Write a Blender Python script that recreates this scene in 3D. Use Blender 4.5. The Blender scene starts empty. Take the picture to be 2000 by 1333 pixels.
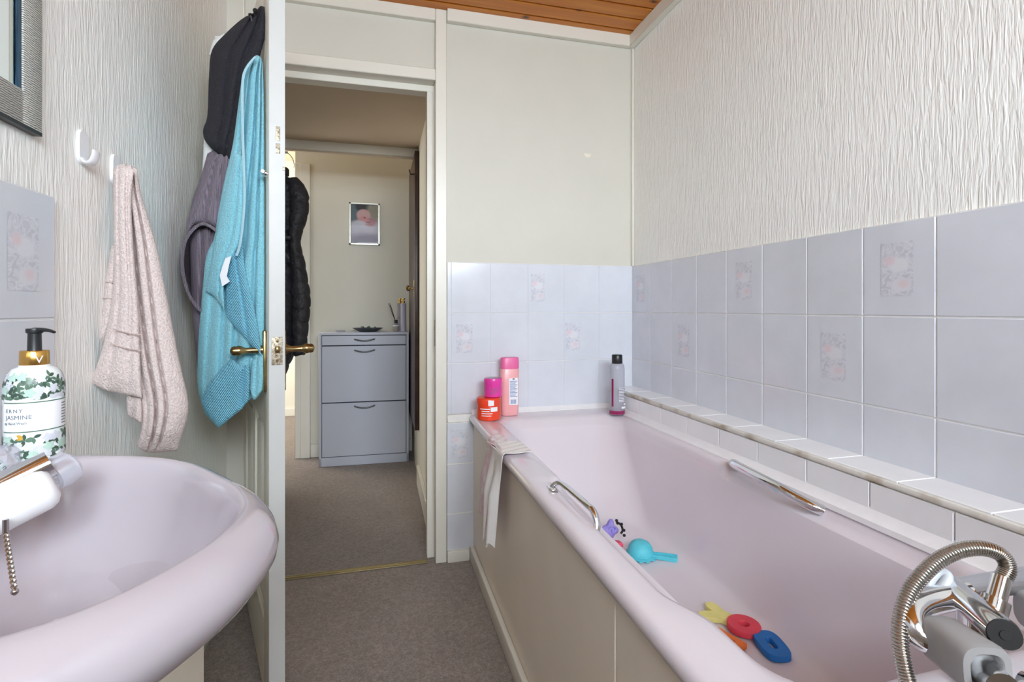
import bpy, bmesh, math, random
from mathutils import Vector, Matrix
random.seed(7)
S = bpy.context.scene
COL = S.collection
PI = math.pi

# ------------------------------------------------------------------ camera
FPX, YAW, VH, EYE = 1002.4, 0.2541, 603.2, 1.01       # focal length in px of a 2000 px frame, heading, horizon row, eye height
cY, sY = math.cos(YAW), math.sin(YAW)
cam = bpy.data.cameras.new('camera'); camo = bpy.data.objects.new('camera', cam); COL.objects.link(camo)
camo.location = (0, 0, EYE); camo.rotation_euler = (PI/2, 0, -YAW)
cam.sensor_width = 36; cam.lens = FPX*36/2000; cam.shift_y = -(666.5-VH)/2000
cam.clip_start = .02; S.camera = camo

def ray(u, v):
    a = (u-1000)/FPX; b = (VH-v)/FPX
    return Vector((a*cY+sY, cY-a*sY, b))
def at(u, v, d): return Vector((0, 0, EYE)) + ray(u, v)*d     # survey helper: the point seen in that direction at that distance

# ------------------------------------------------------------------ materials
def lin(c):
    c = [x/255 for x in c]
    return tuple((x/12.92 if x <= .04045 else ((x+.055)/1.055)**2.4) for x in c) + (1,)
class NT:
    def __init__(s, name):
        s.m = bpy.data.materials.new(name); s.m.use_nodes = True
        s.t = s.m.node_tree; s.b = s.t.nodes['Principled BSDF']; s.o = s.t.nodes['Material Output']
    def n(s, typ, **kw):
        x = s.t.nodes.new(typ)
        for k, v in kw.items():
            if k in x.inputs: x.inputs[k].default_value = v
            else: setattr(x, k, v)
        return x
    def l(s, a, b): s.t.links.new(a, b)
    def coord(s, scale=(1, 1, 1), src='Object', rot=(0, 0, 0), loc=(0, 0, 0)):
        tc = s.n('ShaderNodeTexCoord'); mp = s.n('ShaderNodeMapping')
        mp.inputs['Scale'].default_value = scale; mp.inputs['Rotation'].default_value = rot; mp.inputs['Location'].default_value = loc
        s.l(tc.outputs[src], mp.inputs[0]); return mp.outputs[0]
    def noise(s, vec, scale=1, detail=2, rough=.5, dist=0):
        x = s.n('ShaderNodeTexNoise'); x.inputs['Scale'].default_value = scale; x.inputs['Detail'].default_value = detail
        x.inputs['Roughness'].default_value = rough; x.inputs['Distortion'].default_value = dist
        s.l(vec, x.inputs['Vector']); return x.outputs[0]
    def ramp(s, fac, stops):
        r = s.n('ShaderNodeValToRGB'); e = r.color_ramp.elements
        while len(e) < len(stops): e.new(.5)
        for i, (p, c) in enumerate(stops): e[i].position = p; e[i].color = c
        s.l(fac, r.inputs[0]); return r.outputs[0]
    def mix(s, fac, a, b, mode='MIX'):
        x = s.n('ShaderNodeMix'); x.data_type = 'RGBA'; x.blend_type = mode
        for i, v in ((0, fac), (6, a), (7, b)):
            if hasattr(v, 'is_linked') or hasattr(v, 'links'): s.l(v, x.inputs[i])
            else: x.inputs[i].default_value = v
        return x.outputs[2]
    def math(s, op, a, b=None):
        x = s.n('ShaderNodeMath'); x.operation = op
        for i, v in ((0, a), (1, b)):
            if v is None: continue
            if hasattr(v, 'links'): s.l(v, x.inputs[i])
            else: x.inputs[i].default_value = v
        return x.outputs[0]
    def bump(s, h, strength=.5, dist=.002, normal=None):
        x = s.n('ShaderNodeBump'); x.inputs['Strength'].default_value = strength; x.inputs['Distance'].default_value = dist
        s.l(h, x.inputs['Height'])
        if normal is not None: s.l(normal, x.inputs['Normal'])
        s.l(x.outputs[0], s.b.inputs['Normal']); return x.outputs[0]
    def col(s, c):
        if hasattr(c, 'links'): s.l(c, s.b.inputs['Base Color'])
        else: s.b.inputs['Base Color'].default_value = c
    def set(s, **kw):
        for k, v in kw.items(): s.b.inputs[k.replace('_', ' ')].default_value = v
        return s
def plain(name, rgb, rough=.5, metal=0, var=.04, nscale=40, bump=0, bdist=.001, **kw):
    t = NT(name); c = lin(rgb); v = t.coord()
    n = t.noise(v, nscale, 3)
    t.col(t.ramp(n, [(.3, tuple(x*(1-var) for x in c[:3])+(1,)), (.7, tuple(min(1, x*(1+var)) for x in c[:3])+(1,))]))
    t.set(Roughness=rough, Metallic=metal)
    if bump: t.bump(n, bump, bdist)
    for k, x in kw.items(): t.b.inputs[k.replace('_', ' ')].default_value = x
    return t.m

M = {}
M['paint'] = plain('cream_wall_paint', (206, 203, 192), .55, var=.015, nscale=6)
M['trim'] = plain('cream_gloss_paint', (224, 220, 209), .35, var=.015, nscale=9, bump=.05)
M['doorpaint'] = plain('door_gloss_paint', (226, 221, 207), .3, var=.015, nscale=9, bump=.04)
M['dooredge'] = plain('door_edge_paint', (196, 196, 194), .4, var=.02, nscale=12)
M['hallwall'] = plain('hall_wall_paint', (222, 218, 205), .6, var=.015, nscale=5)
M['hallceil'] = plain('hall_ceiling_paint', (204, 186, 164), .7, var=.02, nscale=5)
M['panel'] = plain('bath_panel_cream', (236, 224, 209), .35, var=.03, nscale=5)
def wallpaper(name, base, sc=100):
    t = NT(name); v = t.coord((sc, sc, sc*.115))
    n = t.noise(v, 1, 2, .5, .7); n2 = t.noise(t.coord((sc*2.3, sc*2.3, sc*.4)), 1, 2)
    h = t.math('ADD', n, t.math('MULTIPLY', n2, .3))
    c = lin(base)
    t.col(t.ramp(h, [(.45, tuple(x*.965 for x in c[:3])+(1,)), (.8, c)]))
    t.set(Roughness=.7); t.bump(h, .7, .0036); return t.m
M['paper'] = wallpaper('ribbed_wallpaper_cream', (244, 244, 240), 150)
M['paper2'] = wallpaper('ribbed_wallpaper_ivory', (244, 244, 240), 150)
t = NT('glazed_tile'); n = t.noise(t.coord(), 9, 3)
t.col(t.ramp(n, [(.35, lin((209, 212, 220))), (.7, lin((216, 219, 227)))])); t.set(Roughness=.16); M['tile'] = t.m
M['ledge'] = plain('white_ledge_tile', (238, 238, 240), .2, var=.03, nscale=10)
M['grout'] = plain('white_grout', (228, 226, 222), .8, var=.04, nscale=60)
t = NT('stained_grout'); n = t.noise(t.coord((1, 1, 1)), 14, 3)
t.col(t.ramp(n, [(.32, lin((176, 162, 142))), (.5, lin((222, 218, 210)))])); t.set(Roughness=.8); M['dirtygrout'] = t.m
M['sealant'] = plain('white_sealant', (236, 234, 236), .3, var=.02)
t = NT('tile_motif'); uv = t.coord((1, 1, 1), 'UV')
def ellipse(t, uv, cx, cy, rx, ry, soft=.25):
    sub = t.n('ShaderNodeVectorMath'); sub.operation = 'SUBTRACT'; t.l(uv, sub.inputs[0]); sub.inputs[1].default_value = (cx, cy, 0)
    dv = t.n('ShaderNodeVectorMath'); dv.operation = 'MULTIPLY'; t.l(sub.outputs[0], dv.inputs[0]); dv.inputs[1].default_value = (1/rx, 1/ry, 0)
    ln = t.n('ShaderNodeVectorMath'); ln.operation = 'LENGTH'; t.l(dv.outputs[0], ln.inputs[0])
    mr = t.n('ShaderNodeMapRange'); mr.inputs['From Min'].default_value = 1+soft; mr.inputs['From Max'].default_value = 1-soft
    t.l(ln.outputs['Value'], mr.inputs['Value']); return mr.outputs[0]
c0 = t.ramp(t.noise(t.coord((3.2, 5.5, 1), 'UV'), 1, 0, .5, 1.6), [(.36, lin((196, 197, 206))), (.44, lin((218, 219, 227))), (.5, lin((198, 199, 208))), (.56, lin((219, 220, 228))), (.64, lin((200, 201, 210)))])
c0 = t.mix(ellipse(t, uv, .55, .58, .33, .14), c0, lin((219, 220, 226)))
c0 = t.mix(ellipse(t, uv, .27, .66, .16, .08, .5), c0, lin((221, 203, 210)))
c0 = t.mix(ellipse(t, uv, .62, .2, .33, .12), c0, lin((216, 215, 222)))
c0 = t.mix(ellipse(t, uv, .7, .22, .15, .07, .5), c0, lin((219, 204, 210)))
t.col(c0); t.set(Roughness=.2); M['motif'] = t.m
def carpet(name, base):
    t = NT(name); n = t.noise(t.coord(), 190, 3, .7); n2 = t.noise(t.coord(), 5, 2); n3 = t.noise(t.coord(), 70, 3, .7)
    c = lin(base); k = lambda f: tuple(x*f for x in c[:3])+(1,)
    a = t.ramp(t.math('ADD', t.math('MULTIPLY', n, .6), t.math('MULTIPLY', n3, .4)), [(.38, k(.5)), (.5, k(1)), (.62, k(1.65))])
    t.col(t.mix(.35, a, t.ramp(n2, [(.3, k(.75)), (.7, k(1.15))])))
    t.set(Roughness=1); t.b.inputs['Sheen Weight'].default_value = .2
    t.bump(n, .9, .004); return t.m
M['carpet'] = carpet('taupe_carpet', (138, 125, 117))
M['hallcarpet'] = carpet('hall_carpet', (130, 117, 110))
t = NT('varnished_pine'); v = t.coord((2.2, 38, 38)); n = t.noise(v, 1, 4, .6, .6)
vo = t.n('ShaderNodeTexVoronoi'); vo.inputs['Scale'].default_value = 1; t.l(t.coord((7, 12, 1)), vo.inputs['Vector'])
kn = t.ramp(vo.outputs['Distance'], [(.05, (1, 1, 1, 1)), (.16, (0, 0, 0, 1))])
cc = t.ramp(n, [(.3, lin((182, 98, 16))), (.7, lin((206, 130, 34)))])
t.col(t.mix(kn, cc, lin((70, 34, 14)))); t.set(Roughness=.35); M['pine'] = t.m
M['groove'] = plain('pine_groove_shadow', (96, 52, 22), .6)
t = NT('pink_enamel'); t.col(lin((226, 204, 211))); t.set(Roughness=.13); t.b.inputs['Coat Weight'].default_value = .3
n = t.noise(t.coord(), 3, 2); t.col(t.ramp(n, [(.3, lin((217, 208, 215))), (.7, lin((221, 213, 219)))])); M['pink'] = t.m
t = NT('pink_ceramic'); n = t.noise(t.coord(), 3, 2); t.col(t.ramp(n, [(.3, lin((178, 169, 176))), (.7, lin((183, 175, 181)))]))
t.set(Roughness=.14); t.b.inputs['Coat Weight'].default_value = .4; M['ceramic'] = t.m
M['chrome'] = plain('chrome', (225, 226, 228), .09, 1, var=.01)
M['steelhose'] = plain('hose_steel', (190, 186, 180), .2, 1, var=.03)
t = NT('aged_brass'); n = t.noise(t.coord(), 30, 3); t.col(t.ramp(n, [(.3, lin((112, 92, 58))), (.7, lin((190, 166, 118)))])); t.set(Metallic=1, Roughness=.28); M['brass'] = t.m
t = NT('worn_plate'); n = t.noise(t.coord(), 220, 4, .7); t.col(t.ramp(n, [(.35, lin((92, 72, 48))), (.62, lin((206, 196, 176)))])); t.set(Metallic=.4, Roughness=.5); M['wornplate'] = t.m
M['gold'] = plain('gold_collar', (214, 168, 92), .2, 1, var=.03)
M['strip'] = plain('brass_strip', (160, 146, 112), .4, .8, var=.08)
M['black'] = plain('black_plastic', (28, 29, 32), .35)
M['grey'] = plain('grey_plastic', (150, 148, 148), .45, var=.02)
M['palegrey'] = plain('pale_grey_plastic', (190, 194, 200), .35, var=.02)
M['white'] = plain('white_plastic', (236, 236, 238), .3, var=.01)
M['paperwhite'] = plain('white_paper', (238, 238, 242), .5, var=.01)
M['dark'] = plain('dark_void', (22, 20, 20), .6)
def glass(name, rgb, alpha=.35, rough=.05):
    t = NT(name); t.col(lin(rgb)); t.set(Roughness=rough); t.b.inputs['Alpha'].default_value = alpha
    n = t.noise(t.coord(), 20, 1); t.bump(n, .02); return t.m
M['clear'] = glass('clear_plastic', (178, 178, 190), .5)
M['crystal'] = glass('clear_acrylic', (214, 214, 226), .42, .03)
def clearglass(name, k):
    t = NT(name); tr = t.n('ShaderNodeBsdfTransparent'); gl = t.n('ShaderNodeBsdfGlossy'); gl.inputs['Roughness'].default_value = .02
    mx_ = t.n('ShaderNodeMixShader'); mx_.inputs[0].default_value = k; fr_ = t.n('ShaderNodeFresnel'); fr_.inputs[0].default_value = 1.5
    t.l(fr_.outputs[0], mx_.inputs[0]); t.l(tr.outputs[0], mx_.inputs[1]); t.l(gl.outputs[0], mx_.inputs[2]); t.l(mx_.outputs[0], t.o.inputs['Surface']); return t.m
M['pane'] = clearglass('window_glass', .06); M['frameglass'] = clearglass('picture_glass', .06)
def terry(name, rgb, sc=260, stretch=(1, 1, 1), var=.25, bd=.006, ribs=None):
    t = NT(name); n = t.noise(t.coord(tuple(sc*x for x in stretch)), 1, 3, .6); c = lin(rgb)
    h = n
    if ribs:
        w = t.n('ShaderNodeTexWave'); w.inputs['Scale'].default_value = 1; w.inputs['Distortion'].default_value = 1.2; w.bands_direction = 'X'
        t.l(t.coord(ribs[0], rot=ribs[1]), w.inputs['Vector']); h = t.math('ADD', t.math('MULTIPLY', n, .6), t.math('MULTIPLY', w.outputs['Fac'], .7))
    t.col(t.ramp(h, [(.3, tuple(x*(1-var) for x in c[:3])+(1,)), (.75, tuple(min(1, x*(1+var*.5)) for x in c[:3])+(1,))]))
    t.set(Roughness=.95); t.b.inputs['Sheen Weight'].default_value = 0 if sum(rgb) < 150 else .2; t.bump(h, .9, bd); return t.m
M['t_pink'] = terry('blush_terry', (230, 213, 209), 260, var=.26)
M['t_band'] = terry('blush_woven_band', (196, 176, 170), 700, var=.08, bd=.001)
M['t_turq'] = terry('turquoise_terry', (140, 207, 223), 260, var=.2)
M['t_turqrib'] = terry('turquoise_ribbed_cloth', (122, 196, 222), 300, var=.2, ribs=((70, 40, 90), (0, .5, .3)))
M['t_hem'] = terry('pale_turquoise_hem', (178, 220, 234), 500, var=.06, bd=.001)
M['t_black'] = terry('charcoal_terry', (42, 40, 48), 260, var=.35)
M['t_plum'] = terry('grey_plum_ribbed_terry', (126, 112, 126), 320, var=.3, ribs=((85, 85, 8), (0, 0, .6)))
M['t_white'] = terry('white_cloth', (226, 226, 224), 300, var=.05, bd=.002)
M['puffer'] = plain('black_puffer_nylon', (40, 40, 47), .55, var=.3, nscale=28, bump=.7, bdist=.02)
t = NT('pink_patterned_muslin'); n = t.noise(t.coord(), 26, 3); t.col(t.ramp(n, [(.42, lin((232, 226, 226))), (.56, lin((229, 196, 206)))])); t.set(Roughness=.9); M['muslin'] = t.m
M['muslinw'] = plain('white_muslin', (232, 228, 226), .9, var=.02)
M['cab'] = plain('pale_grey_laminate', (204, 209, 224), .4, var=.015, nscale=4)
M['cabgap'] = plain('dark_gap', (58, 58, 72), .7)
M['darkmetal'] = plain('brushed_dark_metal', (120, 122, 130), .35, .7)
M['oak'] = plain('dark_brown_stain', (62, 40, 33), .35, var=.35, nscale=14)
M['silver'] = plain('silver_frame', (196, 194, 184), .35, .6, var=.03)
M['vanity'] = plain('vanity_cream', (222, 214, 198), .4, var=.02, nscale=5)
for k, rgb in dict(f_red=(222, 66, 84), f_blue=(24, 108, 186), f_yellow=(232, 224, 140), f_orange=(236, 120, 50), f_pink=(232, 84, 116), ladle=(84, 190, 206), purple=(146, 134, 208)).items():
    M[k] = plain('toy_'+k, rgb, .55, var=.05, nscale=60, bump=.1)
M['shampoo'] = plain('salmon_plastic', (240, 172, 174), .3, var=.02)
M['cappink'] = plain('pink_cap', (228, 104, 158), .35, var=.02)
M['magenta'] = plain('magenta_jar', (226, 62, 160), .25, var=.03)
M['jarorange'] = plain('orange_jar', (234, 70, 40), .2, var=.03)
M['winered'] = plain('pink_liquid', (140, 34, 84), .1, var=.05)
M['printgrey'] = plain('grey_print', (112, 122, 130), .6)
M['printblue'] = plain('blue_print', (128, 148, 186), .6)
M['leafgreen'] = plain('green_leaf_print', (88, 116, 96), .35, var=.3, nscale=90)
M['leafdark'] = plain('dark_leaf_print', (62, 84, 70), .35, var=.2, nscale=90)
M['petal'] = plain('grey_petal_print', (206, 208, 216), .35, var=.06, nscale=90)
M['mint'] = plain('mint_petal_print', (178, 206, 192), .35, var=.08, nscale=90)
M['yellowbit'] = plain('yellow_bee_print', (206, 160, 60), .35)
M['bottlewhite'] = plain('soap_bottle_white', (233, 238, 240), .22, var=.01)
M['lavender'] = plain('lavender_bottle', (190, 186, 206), .35, var=.02)
M['amber'] = plain('amber_oil', (196, 168, 96), .15, var=.08)
M['tray'] = plain('slate_dish', (70, 72, 80), .4, var=.1)
M['trinket'] = plain('trinkets', (110, 128, 124), .3, .5, var=.6, nscale=90)
M['patch'] = plain('filler_patch', (226, 219, 203), .7)
# mirror + its striped frame
t = NT('mirror_glass'); t.col(lin((232, 236, 232))); t.set(Metallic=1, Roughness=.02); t.l(t.noise(t.coord(), 2, 1), t.n('ShaderNodeMath').inputs[0]); M['mirror'] = t.m
t = NT('striped_silver_frame'); w = t.n('ShaderNodeTexWave'); w.bands_direction = 'Z'; w.inputs['Scale'].default_value = 95; w.inputs['Distortion'].default_value = 3.5; w.inputs['Detail Scale'].default_value = 1.5
t.l(t.coord(), w.inputs['Vector']); t.col(t.ramp(w.outputs['Fac'], [(.18, lin((112, 112, 107))), (.5, lin((226, 226, 220)))])); t.set(Metallic=.05, Roughness=.3); t.bump(w.outputs['Fac'], .6, .002); M['stripe'] = t.m
M['bevel'] = plain('dark_blue_mirror_bevel', (62, 92, 118), .08, .8, var=.2, nscale=30)
# baby photograph print
t = NT('baby_photo_print'); uv = t.coord((1, 1, 1), 'UV'); c0 = t.ramp(t.noise(uv, 3, 3), [(.35, lin((186, 182, 194))), (.7, lin((214, 212, 222)))])
for (cx, cy, rx, ry, rgb, so) in ((.1, .8, .3, .3, (104, 124, 132), .2), (.42, .95, .26, .14, (34, 32, 44), .2), (.9, .85, .3, .25, (170, 160, 140), .3), (.45, .36, .55, .22, (224, 222, 234), .3), (.55, .08, .6, .16, (176, 172, 188), .4),
                                  (.46, .73, .25, .15, (232, 186, 182), .12), (.7, .55, .24, .1, (196, 124, 130), .3), (.47, .6, .2, .1, (230, 160, 160), .3), (.5, .665, .035, .014, (90, 52, 60), .4), (.64, .55, .1, .02, (150, 70, 84), .4), (.3, .52, .22, .06, (206, 206, 216), .3)):
    c0 = t.mix(ellipse(t, uv, cx, cy, rx, ry, so), c0, lin(rgb))
t.col(c0); t.set(Roughness=.5); M['photo'] = t.m

# ------------------------------------------------------------------ mesh helpers
def nb(): return bmesh.new()
def add_box(bm, p0, p1, bev=0, seg=2, mi=0):
    x0, y0, z0 = p0; x1, y1, z1 = p1
    vs = [bm.verts.new(c) for c in ((x0, y0, z0), (x1, y0, z0), (x1, y1, z0), (x0, y1, z0), (x0, y0, z1), (x1, y0, z1), (x1, y1, z1), (x0, y1, z1))]
    fs = [bm.faces.new([vs[i] for i in q]) for q in ((3, 2, 1, 0), (4, 5, 6, 7), (0, 1, 5, 4), (1, 2, 6, 5), (2, 3, 7, 6), (3, 0, 4, 7))]
    for f in fs: f.material_index = mi
    if bev:
        r = bmesh.ops.bevel(bm, geom=list({e for f in fs for e in f.edges}), offset=bev, segments=seg, affect='EDGES', profile=.5)
        for f in r['faces']: f.material_index = mi
    return bm
def box(p0, p1, bev=0, seg=2): return add_box(nb(), p0, p1, bev, seg)
def frame_of(d):
    d = Vector(d).normalized(); a = Vector((0, 0, 1)) if abs(d.z) < .9 else Vector((1, 0, 0))
    x = d.cross(a).normalized(); return x, d.cross(x).normalized(), d
def loft(bm, rings, cap0=True, cap1=True, mi=0):
    vr = [[bm.verts.new(p) for p in r] for r in rings]; n = len(vr[0])
    for a, b in zip(vr, vr[1:]):
        for i in range(n):
            f = bm.faces.new((a[i], a[(i+1) % n], b[(i+1) % n], b[i])); f.material_index = mi
    if cap0: bm.faces.new(vr[0][::-1]).material_index = mi
    if cap1: bm.faces.new(vr[-1]).material_index = mi
    return bm
def tube(bm, pts, rad, n=14, mi=0, flat=1):
    pts = [Vector(p) for p in pts]; rings = []; x = None
    for i, p in enumerate(pts):
        d = (pts[min(i+1, len(pts)-1)]-pts[max(i-1, 0)]).normalized()
        if x is None: x, y, _ = frame_of(d)
        else:
            x = (x-d*x.dot(d)).normalized(); y = d.cross(x)
        y = d.cross(x)
        r = rad[i] if isinstance(rad, (list, tuple)) else rad
        rings.append([p+(x*math.cos(2*PI*k/n)+y*math.sin(2*PI*k/n)*flat)*r for k in range(n)])
    return loft(bm, rings, mi=mi)
def smoothpts(pts, k=8):
    P = [Vector(p) for p in pts]; out = []
    for i in range(len(P)-1):
        p0, p1, p2, p3 = P[max(i-1, 0)], P[i], P[i+1], P[min(i+2, len(P)-1)]
        for j in range(k):
            t = j/k
            out.append(.5*((2*p1)+(p2-p0)*t+(2*p0-5*p1+4*p2-p3)*t*t+(3*p1-p0-3*p2+p3)*t**3))
    return out+[P[-1]]
def lathe(bm, prof, c, axis=(0, 0, 1), n=40, mi=0, sx=1, sy=1, ex=2):
    x, y, d = frame_of(axis); c = Vector(c)
    if abs(d.z) > .99: x, y = Vector((1, 0, 0)), Vector((0, 1, 0))*(1 if d.z > 0 else -1)
    def cs(k):
        a = 2*PI*k/n; cc, ss = math.cos(a), math.sin(a)
        if ex != 2: cc = math.copysign(abs(cc)**(2/ex), cc); ss = math.copysign(abs(ss)**(2/ex), ss)
        return cc*sx, ss*sy
    return loft(bm, [[c+d*h+(x*cs(k)[0]+y*cs(k)[1])*max(r, 1e-4) for k in range(n)] for r, h in prof], mi=mi)
def prism(bm, poly, org, ux, uy, thick, holes=(), bev=0):
    """extrude a closed outline; with one hole the two loops are bridged"""
    org, ux, uy = Vector(org), Vector(ux), Vector(uy); nz = ux.cross(uy).normalized()
    P = lambda q, h: org+ux*q[0]+uy*q[1]+nz*h
    if not holes:
        b = .0025 if bev else 0
        c = Vector((sum(q[0] for q in poly)/len(poly), sum(q[1] for q in poly)/len(poly)))
        ins = lambda q: c+(Vector(q)-c)*(1-b*2/max(.001, (Vector(q)-c).length)) if b else q
        rings = [[P(q, 0) for q in poly]]
        if b: rings += [[P(q, thick-b) for q in poly], [P(ins(q), thick) for q in poly]]
        else: rings += [[P(q, thick) for q in poly]]
        return loft(bm, rings)
    h = holes[0]; n = len(poly)
    R = [[bm.verts.new(P(q, z)) for q in L] for L, z in ((poly, 0), (poly, thick*.85), ([(a[0]*.96+b[0]*.04, a[1]*.96+b[1]*.04) for a, b in zip(poly, h)], thick), ([(a[0]*.06+b[0]*.94, a[1]*.06+b[1]*.94) for a, b in zip(poly, h)], thick), (h, thick*.85), (h, 0))]
    R.append(R[0])
    for a, b in zip(R, R[1:]):
        for i in range(n): bm.faces.new((a[i], a[(i+1) % n], b[(i+1) % n], b[i]))
    return bm

def root_of(o):
    while o.parent: o = o.parent
    return o
def obj(name, bm, mat, parent=None, smooth=True, angle=40, label=None):
    bmesh.ops.recalc_face_normals(bm, faces=bm.faces)
    if parent is not None: org = root_of(parent).location.copy()
    else:
        xs = [v.co for v in bm.verts]
        org = Vector(((min(v.x for v in xs)+max(v.x for v in xs))/2, (min(v.y for v in xs)+max(v.y for v in xs))/2, min(v.z for v in xs)))
    bmesh.ops.translate(bm, verts=bm.verts, vec=-org)
    me = bpy.data.meshes.new(name); bm.to_mesh(me); bm.free()
    for m in (mat if isinstance(mat, (list, tuple)) else [mat]): me.materials.append(M[m])
    if smooth:
        me.shade_smooth(); me.set_sharp_from_angle(angle=math.radians(angle))
    o = bpy.data.objects.new(name, me); COL.objects.link(o)
    if parent is None: o.location = org
    else: o.parent = parent
    if label: o['label'] = label
    return o
def tag(o, label, cat, group=None, kind=None):
    o['label'] = label; o['category'] = cat
    if group: o['group'] = group
    if kind: o['kind'] = kind
    return o
def thing(name, loc, label, cat, group=None, kind=None):
    o = bpy.data.objects.new(name, None); COL.objects.link(o); o.location = loc; o.empty_display_size = .05
    return tag(o, label, cat, group, kind)
def struct(name, bm, mat, label, cat, **kw):
    return tag(obj(name, bm, mat, **kw), label, cat, kind='structure')

# cloth from four boundary outlines; real depth, thickness and folds
def poly_at(L, t):
    L = [Vector((p[0], p[1])) for p in L]
    ds = [0]
    for a, b in zip(L, L[1:]): ds.append(ds[-1]+(b-a).length)
    x = t*ds[-1]
    for i in range(len(L)-1):
        if x <= ds[i+1] or i == len(L)-2:
            k = (x-ds[i])/max(1e-6, ds[i+1]-ds[i]); return L[i].lerp(L[i+1], min(1, max(0, k)))
def smooth2(L, k=6):
    return [(p.x, p.y) for p in smoothpts([(a[0], a[1], 0) for a in L], k)] if len(L) > 2 else L
def cloth(bm, top, bot, left, right, dep, th=.02, folds=(), waves=None, nu=44, nv=70, mi=0, soft=True, sharp=False):
    """dep = distances at (top left, top right, bottom left, bottom right); folds = (s at top, s at bottom, width, depth)"""
    if soft: top, bot, left, right = smooth2(top), bot if sharp else smooth2(bot), smooth2(left), smooth2(right)
    F, B = [], []
    for j in range(nv+1):
        t = j/nv; rf, rb = [], []
        for i in range(nu+1):
            s = i/nu
            T, Bo, L, R = poly_at(top, s), poly_at(bot, s), poly_at(left, t), poly_at(right, t)
            c = T*(1-t)+Bo*t+L*(1-s)+R*s-(Vector(top[0])*(1-s)*(1-t)+Vector(top[-1])*s*(1-t)+Vector(bot[0])*(1-s)*t+Vector(bot[-1])*s*t)
            d = (dep[0]*(1-s)+dep[1]*s)*(1-t)+(dep[2]*(1-s)+dep[3]*s)*t
            e = math.sqrt(max(0, 4*s*(1-s)))*min(1, math.sqrt(max(0, min(t, 1-t)*14)))
            g = 0
            for (s0, s1, w, a) in folds: g += a*math.exp(-((s-(s0*(1-t)+s1*t))/w)**2)
            if waves: g += waves[0]*math.sin(2*PI*(waves[1]*s+waves[2]+waves[3]*t))*min(1, t*4)
            rf.append(bm.verts.new(at(c.x, c.y, d-th*e+g*min(1, e*1.5))))
            rb.append(bm.verts.new(at(c.x, c.y, d+th*e*.8+.0015)))
        F.append(rf); B.append(rb)
    for j in range(nv):
        for i in range(nu):
            bm.faces.new((F[j][i], F[j][i+1], F[j+1][i+1], F[j+1][i])).material_index = mi
            bm.faces.new((B[j][i+1], B[j][i], B[j+1][i], B[j+1][i+1])).material_index = mi
    edge = [(j, 0) for j in range(nv)]+[(nv, i) for i in range(nu)]+[(j, nu) for j in range(nv, 0, -1)]+[(0, i) for i in range(nu, 0, -1)]
    for (a, b), (c, d) in zip(edge, edge[1:]+edge[:1]):
        try: bm.faces.new((F[a][b], F[c][d], B[c][d], B[a][b])).material_index = mi
        except ValueError: pass
    return bm

# ------------------------------------------------------------------ room
XL, XR, YF, YB, ZC = -.53, 1.083, 2.05, -1.15, 2.198
struct('floor', box((XL-.1, YB-.1, -.05), (XR+.1, YF+.03, 0)), 'carpet', 'taupe bathroom carpet beside the pink bath', 'floor', smooth=False)
# right wall with wallpaper, tiling, ledge
wr = struct('wall_right', box((XR, YB-.1, 0), (XR+.1, YF+.1, ZC+.05)), 'paper', 'long right wall, ribbed cream wallpaper above grey-white tiles', 'wall', smooth=False)
TP, TH, TZ = .159, .2025, 1.196          # tile pitch, height, top
def tiles_right(bm):
    for r in range(3):
        z1 = TZ-r*TH; z0 = max(z1-TH, .668)
        for j in range(18):
            y1 = YF-j*TP; y0 = y1-TP
            add_box(bm, (XR-.008, y0+.0012, z0+.0012), (XR+.001, y1-.0012, z1-.0012), .0016, 1)
    return bm
obj('grout_bed', box((XR-.0062, YB, .64), (XR+.001, YF, TZ)), 'grout', wr, smooth=False)
obj('wall_tiling', tiles_right(nb()), 'tile', wr, smooth=False)
def motif(bm, org, ux, w=.071, h=.115):
    uvl = bm.loops.layers.uv.verify(); org, ux = Vector(org), Vector(ux)
    nz = ux.cross(Vector((0, 0, 1)))*.0004
    vs = [bm.verts.new(org+nz+ux*a*w/2+Vector((0, 0, b*h/2))) for a, b in ((-1, -1), (1, -1), (1, 1), (-1, 1))]
    f = bm.faces.new(vs)
    for l, c in zip(f.loops, ((0, 0), (1, 0), (1, 1), (0, 1))): l[uvl].uv = c
bm = nb()
for j, r in ((0, 0), (4, 0), (7, 0), (2, 1), (6, 1), (9, 1), (11, 0)):
    motif(bm, (XR-.0081, YF-(j+.5)*TP, TZ-(r+.5)*TH), (0, -1, 0))
obj('tile_motif', bm, 'motif', wr, smooth=False, label='grey and pink floral motif printed on the tile')
# tiled ledge along the right wall
LX, LZ = .966, .669
bm = nb()
for j in range(16):
    y1 = YF-j*TP; y0 = y1-TP
    add_box(bm, (LX+.012, y0+.001, LZ-.006), (XR-.006, y1-.001, LZ+.004), .0015, 1)
    yy1 = y1+.05; yy0 = yy1-TP
    if yy1 > YF: yy1 = YF
    add_box(bm, (LX, yy0+.001, .58), (LX+.01, yy1-.001, LZ-.012), .0015, 1)
lg = tag(obj('tiled_ledge', bm, 'ledge', smooth=False), 'narrow white tiled ledge running along the wall above the bath', 'ledge', kind='structure')
lg.name = 'trim_1'
obj('ledge_core', box((LX+.004, YF-16*TP, .4), (XR-.004, YF, LZ-.002)), 'dirtygrout', lg, smooth=False)
obj('edge_trim', box((LX-.003, YF-16*TP, LZ-.009), (LX+.008, YF, LZ+.003), .0035, 2), 'dirtygrout', lg, label='stained grout edging strip')
bm = nb(); loft(bm, [[(LX+.002, y, .575), (LX+.002, y, .608), (LX-.006, y, .592), (LX-.018, y, .586), (LX-.02, y, .575)] for y in (YF-1.72, YF)])
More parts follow.
